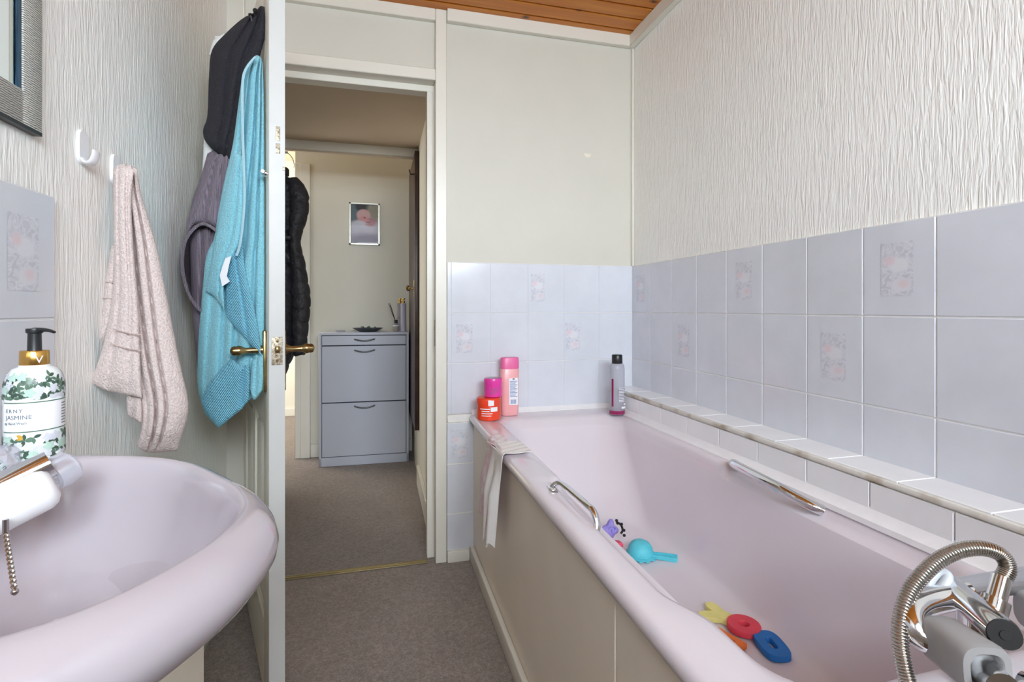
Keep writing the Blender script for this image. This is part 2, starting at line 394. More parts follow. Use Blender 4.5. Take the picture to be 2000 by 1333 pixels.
loft(bm, [[(x, YF-.009, .575), (x, YF-.009, .603), (x, YF-.015, .594), (x, YF-.024, .587), (x, YF-.026, .575)] for x in (.36, LX)])
obj('bath_sealant', bm, 'sealant', lg)

# far wall
wf = struct('wall_far', box((.262, YF, 0), (XR, YF+.1, ZC+.05)), 'paint', 'smooth cream end wall above the bath', 'wall', smooth=False)
obj('grout_bed', box((.264, YF-.0062, .588), (XR-.008, YF+.001, TZ)), 'grout', wf, smooth=False)
bm = nb()
for r in range(3):
    for j in range(6):
        x1 = XR-.008-j*TP; x0 = max(x1-TP, .264)
        add_box(bm, (x0+.0005, YF-.008, TZ-(r+1)*TH+.001), (x1-.0005, YF+.001, TZ-r*TH-.001), .0014, 1)
for z0, z1 in ((.39, .552), (.192, .388), (.046, .19)):
    add_box(bm, (.264, YF-.008, z0+.001), (.372, YF+.001, z1-.001), .0014, 1)
obj('wall_tiling', bm, 'tile', wf, smooth=False)
bm = nb(); add_box(bm, (.264, YF-.007, .046), (.378, YF+.001, .553)); add_box(bm, (.264, YF-.009, .553), (.372, YF, .586), .003, 1)
obj('plaster_strip', bm, 'grout', wf)
bm = nb()
for x, z, w in ((.641, 1.096, .06), (.333, .889, .066), (.796, .891, .066), (.313, .468, .07)): motif(bm, (x, YF-.0081, z), (1, 0, 0), w)
obj('tile_motif', bm, 'motif', wf, smooth=False, label='grey and pink floral motif printed on the tile')
bm = nb(); prism(bm, [(.015*math.cos(a)*(1+.3*math.sin(3*a)), .011*math.sin(a)*(1+.3*math.cos(2*a))) for a in [2*PI*k/20 for k in range(20)]], (.866, YF+.001, 1.667), (1, 0, 0), (0, 0, 1), .0025)
obj('filler_patch', bm, 'patch', wf)
# wall left of the door and above
struct('wall_door', box((XL-.1, YF, 0), (-.475, YF+.1, ZC+.05)), 'paint', 'narrow cream strip of wall between the door hinges and the corner', 'wall', smooth=False)
# left wall
wl = struct('wall_left', box((XL-.1, YB-.1, 0), (XL, YF+.1, ZC+.05)), 'paper2', 'left wall with ribbed ivory wallpaper behind the basin', 'wall', smooth=False)
obj('grout_bed', box((XL-.001, YB, .4), (XL+.0062, 1.0205, TZ-.001)), 'grout', wl, smooth=False)
bm = nb()
for r in range(3):
    for j in range(11):
        y1 = 1.02-j*TP
        add_box(bm, (XL-.001, y1-TP+.001, TZ-(r+1)*TH+.001), (XL+.008, y1-.001, TZ-r*TH-.001), .0016, 1)
obj('wall_tiling', bm, 'tile', wl, smooth=False)
bm = nb(); motif(bm, (XL+.0081, 1.02-.5*TP, TZ-.5*TH), (0, 1, 0)); motif(bm, (XL+.0081, 1.02-2.5*TP, TZ-1.5*TH), (0, 1, 0))
obj('tile_motif', bm, 'motif', wl, smooth=False, label='grey and pink floral motif printed on the tile')
struct('baseboard_left', box((XL, 1.0, 0), (XL+.035, YF-.001, .13), .004), 'trim', 'grey-white skirting board along the left wall behind the door', 'skirting board')
struct('baseboard_far', box((.264, YF-.02, 0), (.353, YF, .046), .004), 'trim', 'short cream skirting block below the tiles beside the bath panel', 'skirting board')
struct('baseboard_door', box((XL+.035, YF-.018, 0), (-.478, YF, .1), .004), 'trim', 'short white skirting behind the open door', 'skirting board')
# back wall with the window that lights the room
WX0, WX1, WZ0, WZ1 = -.42, .98, 1.42, 2.12
bm = nb()
for a in (((XL-.1, YB-.1, 0), (XR+.1, YB, WZ0)), ((XL-.1, YB-.1, WZ1), (XR+.1, YB, ZC+.05)), ((XL-.1, YB-.1, WZ0), (WX0, YB, WZ1)), ((WX1, YB-.1, WZ0), (XR+.1, YB, WZ1))): add_box(bm, *a)
struct('wall_back', bm, 'paint', 'wall behind the viewer with the bathroom window', 'wall', smooth=False)
bm = nb()
for a in (((WX0, YB-.07, WZ0), (WX1, YB-.02, WZ0+.05)), ((WX0, YB-.07, WZ1-.05), (WX1, YB-.02, WZ1)), ((WX0, YB-.07, WZ0), (WX0+.05, YB-.02, WZ1)), ((WX1-.05, YB-.07, WZ0), (WX1, YB-.02, WZ1)), ((.12, YB-.07, WZ0), (.18, YB-.02, WZ1))): add_box(bm, *a)
wn = struct('window_1', bm, 'white', 'white framed bathroom window behind the viewer', 'window')
obj('window_pane', box((WX0+.02, YB-.048, WZ0+.02), (WX1-.02, YB-.042, WZ1-.02)), 'pane', wn, smooth=False)
# ceiling
bm = nb(); y = YF; k = 0
while y > YB-.1:
    w = .056 if k == 0 else .082
    add_box(bm, (XL-.05, y-w+.0035, ZC), (XR+.05, y-.0035, ZC+.02), .003, 1); y -= w; k += 1
ce = struct('ceiling', bm, 'pine', 'varnished knotty pine board ceiling', 'ceiling', smooth=False)
obj('ceiling_backing', box((XL-.1, YB-.1, ZC+.012), (XR+.1, YF+.1, ZC+.05)), 'groove', ce, smooth=False)
bm = nb(); add_box(bm, (.262, YF-.025, 2.149), (XR, YF, ZC+.002), .003, 1); struct('trim_2', bm, 'trim', 'cream ceiling batten along the top of the end wall', 'trim')
bm = nb(); add_box(bm, (XR-.03, YB, 2.149), (XR, YF-.02, ZC+.002), .003, 1); struct('trim_3', bm, 'trim', 'cream ceiling batten along the top of the right wall', 'trim')
bm = nb(); add_box(bm, (XR-.012, YF-.012, TZ), (XR, YF, 2.15), .004, 1); struct('trim_4', bm, 'trim', 'thin cream bead in the corner above the bath', 'trim')
# door frame: posts, lintel, transom
bm = nb()
add_box(bm, (.217, YF-.012, 0), (.262, YF+.1, ZC), .003, 1)
add_box(bm, (-.478, YF-.002, 0), (-.472, YF+.1, ZC), .001, 1)
add_box(bm, (-.475, YF-.012, 1.9135), (.217, YF+.1, 1.9587), .003, 1)
add_box(bm, (-.475, YF-.012, 2.151), (.217, YF+.1, ZC), .003, 1)
fr = struct('trim_5', bm, 'trim', 'cream painted door frame with boarded transom', 'door frame')
obj('transom_panel', box((-.475, YF+.012, 1.955), (.218, YF+.03, 2.155)), 'paint', fr, smooth=False)
bm = nb(); add_box(bm, (.189, YF+.0455, 0), (.2185, YF+.0995, 1.8895), .001, 1); add_box(bm, (-.475, YF+.045, 1.888), (.219, YF+.1, 1.915), .002, 1); add_box(bm, (-.4745, YF+.0455, 0), (-.455, YF+.0995, 1.8895), .001, 1)
obj('door_stop', bm, 'trim', fr)
bm = nb(); add_box(bm, (.2155, YF-.002, .86), (.2185, YF+.022, .965), .002, 1); obj('strike_plate', bm, 'wornplate', fr, label='tarnished strike plate')
bm = nb(); add_box(bm, (-.475, YF+.0, 0), (.189, YF+.03, .006), .0025, 2); add_box(bm, (-.475, YF+.009, .005), (.189, YF+.012, .0085)); add_box(bm, (-.475, YF+.019, .005), (.189, YF+.022, .0085))
tag(obj('threshold_strip', bm, 'strip'), 'thin brass carpet strip across the doorway', 'threshold strip')

# ------------------------------------------------------------------ hallway
HX, HY = .229, 3.72
struct('floor_hall', box((-1.6, YF+.03, -.05), (HX+.3, 5.4, -.001)), 'hallcarpet', 'dark taupe hallway carpet beyond the threshold', 'floor', smooth=False)
struct('wall_hall_far', box((-.545, HY, 0), (HX+.1, HY+.1, 2.4)), 'hallwall', 'cream hallway wall behind the shoe cabinet', 'wall', smooth=False)
struct('wall_hall_right', box((HX, YF+.1, 0), (HX+.1, HY, 2.4)), 'hallwall', 'cream hallway wall on the right just past the door', 'wall', smooth=False)
struct('wall_hall_left', box((-.76, YF+.1, 0), (-.66, 3.25, 2.4)), 'hallwall', 'hallway wall on the left behind the coat', 'wall', smooth=False)
struct('wall_side_room', box((-1.7, 5.2, 0), (-.5, 5.3, 2.4)), 'hallwall', 'cream wall of the room beyond the hallway', 'wall', smooth=False)
struct('wall_side_left', box((-1.75, 3.2, 0), (-1.65, 5.3, 2.4)), 'hallwall', 'left wall of the room beyond the hallway', 'wall', smooth=False)
struct('wall_side_right', box((-.56, HY+.1, 0), (-.5, 5.3, 2.4)), 'hallwall', 'right wall of the room beyond the hallway', 'wall', smooth=False)
struct('ceiling_hall', box((-1.8, YF+.1, 2.4), (HX+.2, 5.4, 2.45)), 'hallceil', 'hallway ceiling', 'ceiling', smooth=False)
lowc = struct('ceiling_low', box((-.66, YF+.1, 1.965), (HX, 3.12, 2.0)), 'hallceil', 'low boarded hallway ceiling seen through the doorway', 'ceiling', smooth=False)
obj('edge_board', box((-.66, 3.12, 1.905), (HX, 3.14, 2.4), .002, 1), 'hallceil', lowc)
bm = nb(); add_box(bm, (-.66, 3.105, 1.913), (HX, 3.121, 1.967), .004, 1); obj('edge_moulding', bm, 'trim', lowc)
bm = nb(); add_box(bm, (-.545, HY-.02, 0), (-.448, HY, 1.99), .003, 1); add_box(bm, (-.548, HY-.004, 0), (-.53, HY+.1, 1.99), .002, 1); add_box(bm, (-.51, HY-.026, 0), (-.448, HY-.018, 1.99), .003, 1)
struct('trim_6', bm, 'trim', 'pale door casing on the left of the hallway wall', 'trim')
bm = nb(); add_box(bm, (-.448, HY-.016, 0), (HX, HY, .09), .003, 1); struct('baseboard_hall_far', bm, 'trim', 'skirting behind the shoe cabinet', 'skirting board')
bm = nb(); add_box(bm, (HX-.018, YF+.1, 0), (HX, 3.0, .11), .003, 1); struct('baseboard_hall_right', bm, 'trim', 'skirting along the right hallway wall', 'skirting board')
bm = nb(); add_box(bm, (-1.65, 5.18, 0), (-.56, 5.2, .07), .003, 1); struct('baseboard_side', bm, 'trim', 'skirting in the room beyond the hallway', 'skirting board')
# dark brown cupboard door against the right hall wall
d2 = struct('door_2', box((HX-.026, 3.03, .30), (HX-.001, 3.62, 1.93), .003), 'oak', 'dark brown cupboard door edge-on at the right of the hallway', 'cupboard door')
bm = nb(); lathe(bm, [(.006, 0), (.006, .02), (.016, .026), (.018, .038), (.012, .046), (.001, .048)], (HX-.026, 3.09, 1.13), (-1, 0, 0), 20); add_box(bm, (HX-.03, 3.07, 1.08), (HX-.025, 3.11, 1.18), .002, 1)
obj('door_knob', bm, 'brass', d2)
bm = nb(); tube(bm, smoothpts([(HX-.026, 3.06, 1.80), (HX-.05, 3.06, 1.80), (HX-.056, 3.06, 1.825)]), .004, 8); obj('coat_hook', bm, 'black', d2)

# ------------------------------------------------------------------ bathroom door (open leaf)
HG = Vector((-.468, 2.02, 0)); DD = Vector((.3025, -.9531, 0)); DN = Vector((.9531, .3025, 0)); LW, LT = .6856, .037
def dp(t, n, z): return HG+DD*t+DN*n+Vector((0, 0, z))
def dbox(bm, t0, t1, n0, n1, z0, z1, bev=0):
    b = nb(); add_box(b, (t0, n0, z0), (t1, n1, z1), bev, 2)
    Mx = Matrix(((DD.x, DN.x, 0, HG.x), (DD.y, DN.y, 0, HG.y), (0, 0, 1, 0), (0, 0, 0, 1)))
    bmesh.ops.transform(b, matrix=Mx, verts=b.verts)
    me = bpy.data.meshes.new('tmp'); b.to_mesh(me); b.free(); bm.from_mesh(me); bpy.data.meshes.remove(me); return bm
door = thing('door_1', HG, 'open cream panelled door hung with towels', 'door', kind='structure')
bm = nb()
# stiles, rails, recessed panels
for a in ((0, .1, .0, LT), (LW-.1, LW, .0, LT)): dbox(bm, a[0], a[1], a[2], a[3], .012, 1.905, .0015)
for z0, z1 in ((.012, .2), (.72, .86), (1.32, 1.42), (1.79, 1.905)): dbox(bm, .1, LW-.1, 0, LT, z0, z1)
dbox(bm, .31, .38, 0, LT, .15, 1.85)
dbox(bm, .09, LW-.09, .010, LT-.010, .15, 1.85)
obj('door_leaf', bm, 'doorpaint', door)
bm = nb()
for z0, z1 in ((.2, .72), (.86, 1.32), (1.42, 1.79)):
    for t0, t1 in ((.1, .31), (.38, LW-.1)):
        for n0, n1 in ((.003, .011), (LT-.011, LT-.003)):
            dbox(bm, t0+.028, t1-.028, n0, n1, z0+.028, z1-.028, .0035)
            for q in ((t0, t0+.012, z0, z1), (t1-.012, t1, z0, z1), (t0, t1, z0, z0+.012), (t0, t1, z1-.012, z1)):
                dbox(bm, q[0], q[1], n0+.001 if n0 < .01 else n0+.002, n1-.001, q[2], q[3], .003)
obj('raised_panel', bm, 'doorpaint', door)
bm = nb(); dbox(bm, LW-.0005, LW+.0012, .0005, LT-.0005, .012, 1.905); obj('closing_edge', bm, 'dooredge', door, label='white painted leading edge')
bm = nb(); dbox(bm, LW+.001, LW+.003, .006, LT-.006, .871, .94, .0005); lp = obj('lock_plate', bm, 'wornplate', door, label='worn metal lock faceplate')
bm = nb(); dbox(bm, LW+.003, LW+.0034, .013, .025, .9, .917); dbox(bm, LW+.0034, LW+.008, .015, .023, .902, .915, .002)
for z in (.882, .93): lathe(bm, [(.0035, 0), (.0035, .0008), (.001, .001)], dp(LW+.003, LT/2, z), DD, 12)
obj('latch_bolt', bm, 'brass', lp)
bm = nb()
for z0, z1 in ((1.425, 1.46), (1.393, 1.418)): dbox(bm, LW+.0005, LW+.0018, .0155, .0255, z0, z1, .0006)
dbox(bm, LW+.0005, LW+.0018, .031, .0365, 1.352, 1.363)
obj('old_latch_mark', bm, 'wornplate', door, label='bare patch of chipped paint')
def handle(side):
    n = -DN if side < 0 else DN; base = dp(LW-.056, 0 if side < 0 else LT, 0)
    bm = nb(); dbox(bm, LW-.074, LW-.038, -.008 if side < 0 else LT, 0 if side < 0 else LT+.008, .80, .955, .003)
    h = obj('door_handle', bm, 'brass', door, label='brass handle on the towel side' if side < 0 else 'brass handle on the hallway side')
    bm = nb(); c = base+Vector((0, 0, .905))
    lathe(bm, [(.013, .004), (.012, .012), (.0075, .022), (.0075, .045), (.0085, .05), (.0125, .056), (.0135, .062), (.0115, .067), (.0125, .071), (.010, .077), (.004, .08)], c, n, 20)
    obj('handle_grip', bm, 'brass', h)
handle(-1); handle(1)
bm = nb()
c = dp(LW-.02, 0, 1.345); tube(bm, [c+DN*.002, c-DN*.014], .005, 10); tube(bm, [c-DN*.012-DD*.006, c-DN*.014+DD*.022], .0035, 10); lathe(bm, [(.009, 0), (.009, .003), (.005, .005)], c-DN*.004, -DN, 14)
obj('thumb_bolt', bm, 'chrome', door)
bm = nb()
for t in (.585,):
    c = dp(t, 0, 1.755); tube(bm, smoothpts([c+Vector((0, 0, .02)), c-DN*.010+Vector((0, 0, .004)), c-DN*.022+Vector((0, 0, -.006)), c-DN*.030+Vector((0, 0, .012))]), .004, 8); lathe(bm, [(.005, 0), (.007, .003), (.003, .006)], c-DN*.030+Vector((0, 0, .012)), (0, 0, 1), 12)
obj('robe_hook', bm, 'black', door)
bm = nb()
for z in (.2, 1.68): lathe(bm, [(.006, 0), (.006, .09)], dp(-.006, .03, z), (0, 0, 1), 12)
obj('hinge', bm, 'brass', door)

# ------------------------------------------------------------------ towels on the door
g = 'towels hung on the bathroom door'
bm = nb()
cloth(bm, [(500, 24), (508, 12), (517, 14)], [(410, 287), (432, 306), (458, 318)], [(500, 24), (474, 36), (440, 66), (414, 98), (408, 150), (405, 225), (397, 252), (399, 272), (410, 287)], [(517, 14), (519, 60), (508, 110), (492, 170), (478, 240), (458, 318)],
      (1.385, 1.325, 1.395, 1.35), .034, folds=((.42, .5, .07, .014), (.72, .72, .07, .014)))
ob = tag(obj('bath_towel', bm, 't_black', angle=80), 'charcoal black terry towel bunched highest on the door hook', 'towel', g)
bm = nb(); lathe(bm, [(.006, 0), (.006, .004), (.0045, .006), (.001, .006)], at(499, 22, 1.31), (0, -1, .2), 14); obj('button', bm, 'black', ob)
bm = nb()   # white cloth sliver
cloth(bm, [(398, 268), (420, 262)], [(394, 345), (410, 342)], [(398, 268), (397, 300), (394, 345)], [(420, 262), (418, 300), (410, 342)], (1.42, 1.42, 1.42, 1.42), .012, nu=14, nv=24)
cloth(bm, [(417, 78), (440, 64)], [(408, 108), (425, 120)], [(417, 78), (412, 92), (408, 108)], [(440, 64), (432, 90), (425, 120)], (1.41, 1.41, 1.41, 1.41), .01, nu=12, nv=12)
cloth(bm, [(420, 70), (450, 70)], [(400, 300), (430, 300)], [(420, 70), (416, 180), (404, 300)], [(450, 70), (450, 180), (430, 300)], (1.425, 1.425, 1.425, 1.425), .01, nu=12, nv=24)
tag(obj('white_garment', bm, 't_white', angle=80), 'white cloth barely showing behind the charcoal towel on the door', 'garment')
bm = nb()   # grey plum towel
cloth(bm, [(405, 300), (425, 292), (450, 300)], [(385, 720), (395, 735), (408, 720)], [(405, 300), (392, 345), (376, 390), (370, 440), (372, 520), (374, 600), (380, 660), (385, 720)], [(450, 300), (450, 400), (445, 500), (430, 600), (420, 670), (408, 720)],
      (1.38, 1.40, 1.40, 1.40), .03, folds=((.3, .3, .06, .008), (.6, .55, .06, .01)))
gp = tag(obj('bath_towel', bm, 't_plum', angle=80), 'grey-plum ribbed towel curling open at the left, low on the door', 'towel', g)
bm = nb()   # its rolled over edge: an open curl
curl = [(424, 452), (408, 441), (392, 438), (374, 452), (361, 474), (356, 502), (357, 530), (364, 562), (374, 585), (390, 606)]
cs = smoothpts([(a, b, 0) for a, b in curl], 6)
rings = [[at(p.x, p.y, 1.335)+Vector(((math.cos(k*PI/4))*.004, 0, math.sin(k*PI/4)*.004)) for k in range(8)] for p in cs]
loft(bm, rings)
obj('rolled_hem', bm, 't_plum', gp, angle=80)
bm = nb()
inn = [(424, 452), (404, 470), (388, 500), (384, 540), (388, 580), (392, 606)]
A = [Vector((*poly_at(curl, i/24),)) for i in range(25)]; Bq = [Vector((*poly_at(inn, i/24),)) for i in range(25)]
gr = [[bm.verts.new(at(*(a.lerp(b, k/10)), 1.335+.13*math.sin(PI/2*k/10))) for k in range(11)] for a, b in zip(A, Bq)]
for a, b in zip(gr, gr[1:]):
    for k in range(10): bm.faces.new((a[k], a[k+1], b[k+1], b[k]))
bmesh.ops.solidify(bm, geom=bm.faces[:], thickness=.005)
obj('curled_fold', bm, 't_plum', gp, angle=80)
bm = nb()   # upper sheet in front of the curl
cloth(bm, [(410, 302), (450, 300)], [(364, 462), (378, 440), (400, 436), (424, 446), (452, 460)], [(410, 302), (393, 350), (378, 395), (366, 432), (364, 462)], [(450, 300), (450, 380), (452, 460)], (1.36, 1.36, 1.335, 1.35), .012, folds=((.4, .45, .05, .006), (.7, .7, .05, .006)), nv=40)
obj('upper_fold', bm, 't_plum', gp, angle=80)
# turquoise towel
bm = nb()
cloth(bm, [(492, 118), (500, 108), (509, 112), (513, 124)], [(388, 770), (400, 810), (427, 837), (470, 802), (498, 770), (515, 720)], [(492, 118), (474, 150), (466, 200), (455, 280), (440, 345), (428, 405), (418, 465), (403, 500), (396, 560), (389, 640), (386, 700), (385, 740), (388, 770)], [(513, 124), (516, 200), (517, 400), (517, 600), (515, 720)],
      (1.32, 1.305, 1.36, 1.315), .022, folds=((.35, .38, .035, .016), (.62, .5, .04, .02), (.82, .72, .035, .016), (.2, .2, .05, .008)), nu=60, nv=110, sharp=True)
tq = tag(obj('bath_towel', bm, 't_turq', angle=80), 'turquoise terry towel hanging in front on the door', 'towel', g)
bm = nb()
cloth(bm, [(492, 705), (516, 690)], [(488, 760), (496, 782), (514, 762)], [(492, 705), (489, 735), (488, 760)], [(516, 690), (516, 730), (514, 762)], (1.30, 1.295, 1.305, 1.30), .012, folds=((.4, .5, .12, .006),), nu=24, nv=30)
obj('right_corner', bm, 't_turq', tq, angle=80)
bm = nb()
cloth(bm, [(452, 700), (470, 715), (486, 712)], [(392, 785), (402, 806), (427, 837), (466, 805), (486, 782)], [(452, 700), (430, 722), (408, 750), (392, 785)], [(486, 712), (488, 740), (486, 782)], (1.305, 1.295, 1.32, 1.30), .012, folds=((.75, .85, .06, .010),), nu=40, nv=50, sharp=True)
obj('ribbed_border', bm, 't_turqrib', tq, angle=80)
bm = nb()
cloth(bm, [(444, 430), (470, 440)], [(442, 620), (512, 700)], [(444, 430), (440, 520), (442, 620)], [(474, 440), (478, 520), (500, 620), (512, 700)], (1.32, 1.305, 1.312, 1.29), .014, folds=((.5, .6, .06, .008),), nu=36, nv=50)
obj('side_fold', bm, 't_turqrib', tq, angle=80)
bm = nb()
cloth(bm, [(458, 300), (476, 305)], [(402, 570), (420, 582), (438, 607)], [(458, 300), (445, 350), (432, 410), (418, 480), (402, 570)], [(476, 305), (476, 400), (468, 470), (450, 510), (438, 540), (438, 607)], (1.31, 1.30, 1.32, 1.30), .014, folds=((.6, .6, .08, .006),), nu=36, nv=60)
obj('folded_edge', bm, 't_turq', tq, angle=80)
bm = nb()   # pale hem strip running down the left edge
hem = smoothpts([(499, 110, 0), (484, 128, 0), (475, 150, 0), (473, 190, 0), (474, 260, 0), (476, 330, 0), (477, 400, 0), (470, 470, 0), (462, 500, 0)], 8)
rings = []
for i, p in enumerate(hem):
    q = Vector((p.x, p.y)); w = 2.6
    rings.append([at(q.x-w, q.y, 1.277), at(q.x+w, q.y, 1.274), at(q.x+w, q.y, 1.282), at(q.x-w, q.y, 1.285)])
loft(bm, rings); obj('pale_hem', bm, 't_hem', tq, angle=50, label='pale blue hem edge')
bm = nb(); loft(bm, [[at(a, b, 1.283), at(c, d, 1.28), at(c, d, 1.286), at(a, b, 1.289)] for a, b, c, d in ((440, 505, 452, 500), (434, 522, 447, 520), (429, 538, 443, 540), (434, 560, 449, 550))])
obj('care_label', bm, 'paperwhite', tq, label='white care label')

# ------------------------------------------------------------------ hooks and blush hand towel on the left wall
def wall_hook(y, z, label, r=.5):
    bm = nb(); c = Vector((XL, y, z))
    o = [(math.cos(a)*.0155+0, math.sin(a)*.0155) for a in [PI*k/10 for k in range(11)]]
    poly = [(x, yy+.016) for x, yy in o]+[(-x, -yy-.016) for x, yy in o]
    prism(bm, poly, c, (0, 1, 0), (0, 0, 1), .006)
    h = tag(obj('wall_hook', bm, 'white'), label, 'hook', 'white hooks on the left wall')
    bm = nb(); pts = smoothpts([c+Vector((.004, 0, -.022)), c+Vector((.011, 0, -.030)), c+Vector((.019, 0, -.026)), c+Vector((.0235, 0, -.014)), c+Vector((.0235, 0, -.006))], 8)
    rings = []
    for i, p in enumerate(pts):
        d = (pts[min(i+1, len(pts)-1)]-pts[max(i-1, 0)]).normalized(); nn = Vector((0, 1, 0)); b = d.cross(nn); w = .0145*(1-.15*i/len(pts))
        rings.append([p+nn*math.cos(2*PI*k/12)*w+b*math.sin(2*PI*k/12)*.0035 for k in range(12)])
    loft(bm, rings); obj('hook_prong', bm, 'white', h); return h
wall_hook(1.112, 1.307, 'white plastic hook with nothing on it, nearest the mirror')
wall_hook(1.233, 1.297, 'white plastic hook holding the blush hand towel')
bm = nb()
cloth(bm, [(221, 330), (232, 322), (250, 321), (268, 330)], [(268, 872), (290, 885), (345, 882)], [(221, 330), (221, 400), (226, 500), (238, 600), (256, 700), (274, 775), (277, 830), (268, 872)], [(268, 330), (276, 380), (290, 425), (308, 490), (328, 590), (347, 690), (367, 780), (366, 815), (356, 850), (345, 882)],
      (1.035, 1.03, 1.0, 1.05), .026, folds=((.55, .3, .03, .02), (.8, .5, .03, .014), (.3, .1, .05, .006)), nu=60, nv=110)
ht = tag(obj('hand_towel', bm, 't_pink', angle=80), 'blush pink terry hand towel hanging from the left wall hook', 'towel')
bm = nb()
cloth(bm, [(222, 332), (240, 322), (262, 330)], [(177, 747), (205, 762), (240, 770), (277, 778)], [(222, 332), (222, 400), (222, 470), (222, 540), (216, 600), (200, 680), (177, 747)], [(262, 332), (257, 400), (262, 500), (270, 600), (274, 700), (277, 778)],
      (1.005, 1.0, .985, .98), .016, folds=((.25, .3, .07, .006), (.7, .72, .08, .005)), nu=44, nv=100)
obj('front_fold', bm, 't_pink', ht, angle=80)
bm = nb()
cloth(bm, [(218, 480), (228, 480)], [(188, 667), (196, 668), (204, 673)], [(218, 480), (206, 545), (198, 610), (188, 667)], [(228, 480), (226, 540), (222, 610), (204, 673)], (1.03, 1.03, 1.02, 1.02), .014, nu=20, nv=50)
obj('back_fold', bm, 't_pink', ht, angle=80)
bm = nb()
cloth(bm, [(247, 768), (276, 772)], [(250, 812), (278, 830)], [(247, 768), (247, 790), (250, 812)], [(276, 772), (278, 800), (278, 830)], (1.0, 1.0, 1.005, 1.0), .014, folds=((.5, .2, .2, .01),), nu=20, nv=24)
obj('lower_fold', bm, 't_pink', ht, angle=80)
for L in ([(220, 642), (246, 650), (274, 654)], [(215, 671), (244, 680), (275, 685)]):
    bm = nb(); pts = smoothpts([(p[0], p[1], 0) for p in L], 8)
    tube(bm, [at(p.x, p.y, .9655+.0012*(i % 2)) for i, p in enumerate(pts)], [.0008+.0009*(i % 2) for i in range(len(pts))], 6); obj('woven_border', bm, 't_band', ht, angle=80)
for L in ([(205, 550), (226, 553)], [(200, 582), (225, 584)]):
    bm = nb(); tube(bm, [at(L[0][0]+(L[1][0]-L[0][0])*i/8, L[0][1]+(L[1][1]-L[0][1])*i/8, 1.010+.0012*(i % 2)) for i in range(9)], [.0008+.0009*(i % 2) for i in range(9)], 6); obj('woven_border', bm, 't_band', ht, angle=80)

# ------------------------------------------------------------------ mirror
MY, MZ = .978, 1.288
mr = thing('wall_mirror', (XL, .5, MZ), 'wall mirror with striped silver and black frame', 'mirror')
bm = nb()
add_box(bm, (XL+.001, MY-.046, MZ), (XL+.013, MY, 2.05), .003, 2); add_box(bm, (XL+.001, 0.02, MZ), (XL+.013, MY-.046, MZ+.052), .003, 2)
add_box(bm, (XL+.001, 0.02, MZ), (XL+.026, .066, 2.05), .004, 2); add_box(bm, (XL+.001, .02, 2.0), (XL+.026, MY, 2.05), .004, 2)
obj('mirror_frame', bm, 'stripe', mr)
obj('mirror_glass', box((XL+.001, .06, MZ+.045), (XL+.008, MY-.04, 2.01)), 'mirror', mr, smooth=False)
bm = nb(); add_box(bm, (XL+.008, MY-.057, MZ+.05), (XL+.011, MY-.0455, 2.0), .002, 1)
obj('bevelled_edge', bm, 'bevel', mr, label='dark blue bevelled glass edge')
bm = nb(); add_box(bm, (XL+.001, .02, MZ-.005), (XL+.0125, MY-.001, MZ+.001)); obj('lower_lip', bm, 'black', mr)

# ------------------------------------------------------------------ bath
RZ = .585
bt = thing('bathtub', (.66, 1.2, 0), 'pink bath with chrome grab handles and cream side panel along the right wall', 'bath')
def rrect(x0, x1, y0, y1, r, z, n=16, m=100, zf=None):
    pts = []
    cs_ = ((x1-r, y1-r, 0), (x0+r, y1-r, PI/2), (x0+r, y0+r, PI), (x1-r, y0+r, 1.5*PI))
    for i, (cx, cy, a0) in enumerate(cs_):
        for k in range(n+1):
            a = a0+PI/2*k/n; pts.append([cx+r*math.cos(a), cy+r*math.sin(a), z])
        nx, ny, na = cs_[(i+1) % 4]
        q0 = pts[-1]; q1 = [nx+r*math.cos(na), ny+r*math.sin(na), z]
        for k in range(1, m): pts.append([q0[0]+(q1[0]-q0[0])*k/m, q0[1]+(q1[1]-q0[1])*k/m, z])
    return pts
# rings from the outside lip over the rim and down into the basin: x0,x1,y0,y1,r,z
rings = [(.362, .985, .36, 2.046, .012, .556), (.353, .985, .352, 2.046, .014, .560), (.351, .985, .35, 2.046, .014, .570), (.355, .985, .354, 2.046, .014, .580), (.364, .984, .362, 2.045, .02, RZ),
         (.408, .965, .41, 1.985, .05, RZ), (.420, .955, .43, 1.965, .06, RZ-.0015), (.432, .944, .45, 1.945, .07, RZ-.002), (.444, .932, .465, 1.925, .08, RZ-.006), (.450, .926, .474, 1.915, .085, RZ-.014),
         (.454, .922, .48, 1.905, .09, RZ-.026), (.456, .919, .485, 1.896, .095, RZ-.034), (.457, .917, .488, 1.892, .1, RZ-.039), (.459, .915, .49, 1.888, .10, RZ-.046), (.463, .911, .5, 1.87, .105, RZ-.07), (.468, .904, .515, 1.84, .11, .48),
         (.474, .896, .53, 1.80, .12, .43), (.483, .885, .55, 1.755, .125, .38), (.494, .876, .57, 1.71, .13, .335), (.506, .866, .59, 1.675, .13, .308), (.522, .852, .61, 1.64, .13, .290), (.545, .828, .64, 1.60, .12, .280), (.58, .79, .68, 1.55, .10, .277), (.63, .74, .75, 1.45, .05, .275)]
def sm(x): x = min(1, max(0, x)); return x*x*(3-2*x)
bm = nb(); rr = []
for ri, q in enumerate(rings):
    P = rrect(*q)
    for p in P:
        w = sm((1.232-p[1])/.026)*sm((p[1]-.605)/.10)*(1-sm((RZ-.0345-p[2])/.0045))*(ri > 4)     # grip recess
        if w > 0:
            if p[0] > .85: p[0] += .024*w*(1-.3*sm((RZ-.01-p[2])/.03))
            elif p[0] < .5: p[0] -= .031*w*(1-.3*sm((RZ-.01-p[2])/.03))
    rr.append(P)
loft(bm, rr, cap0=False)
tub = obj('tub', bm, 'pink', bt, angle=58)
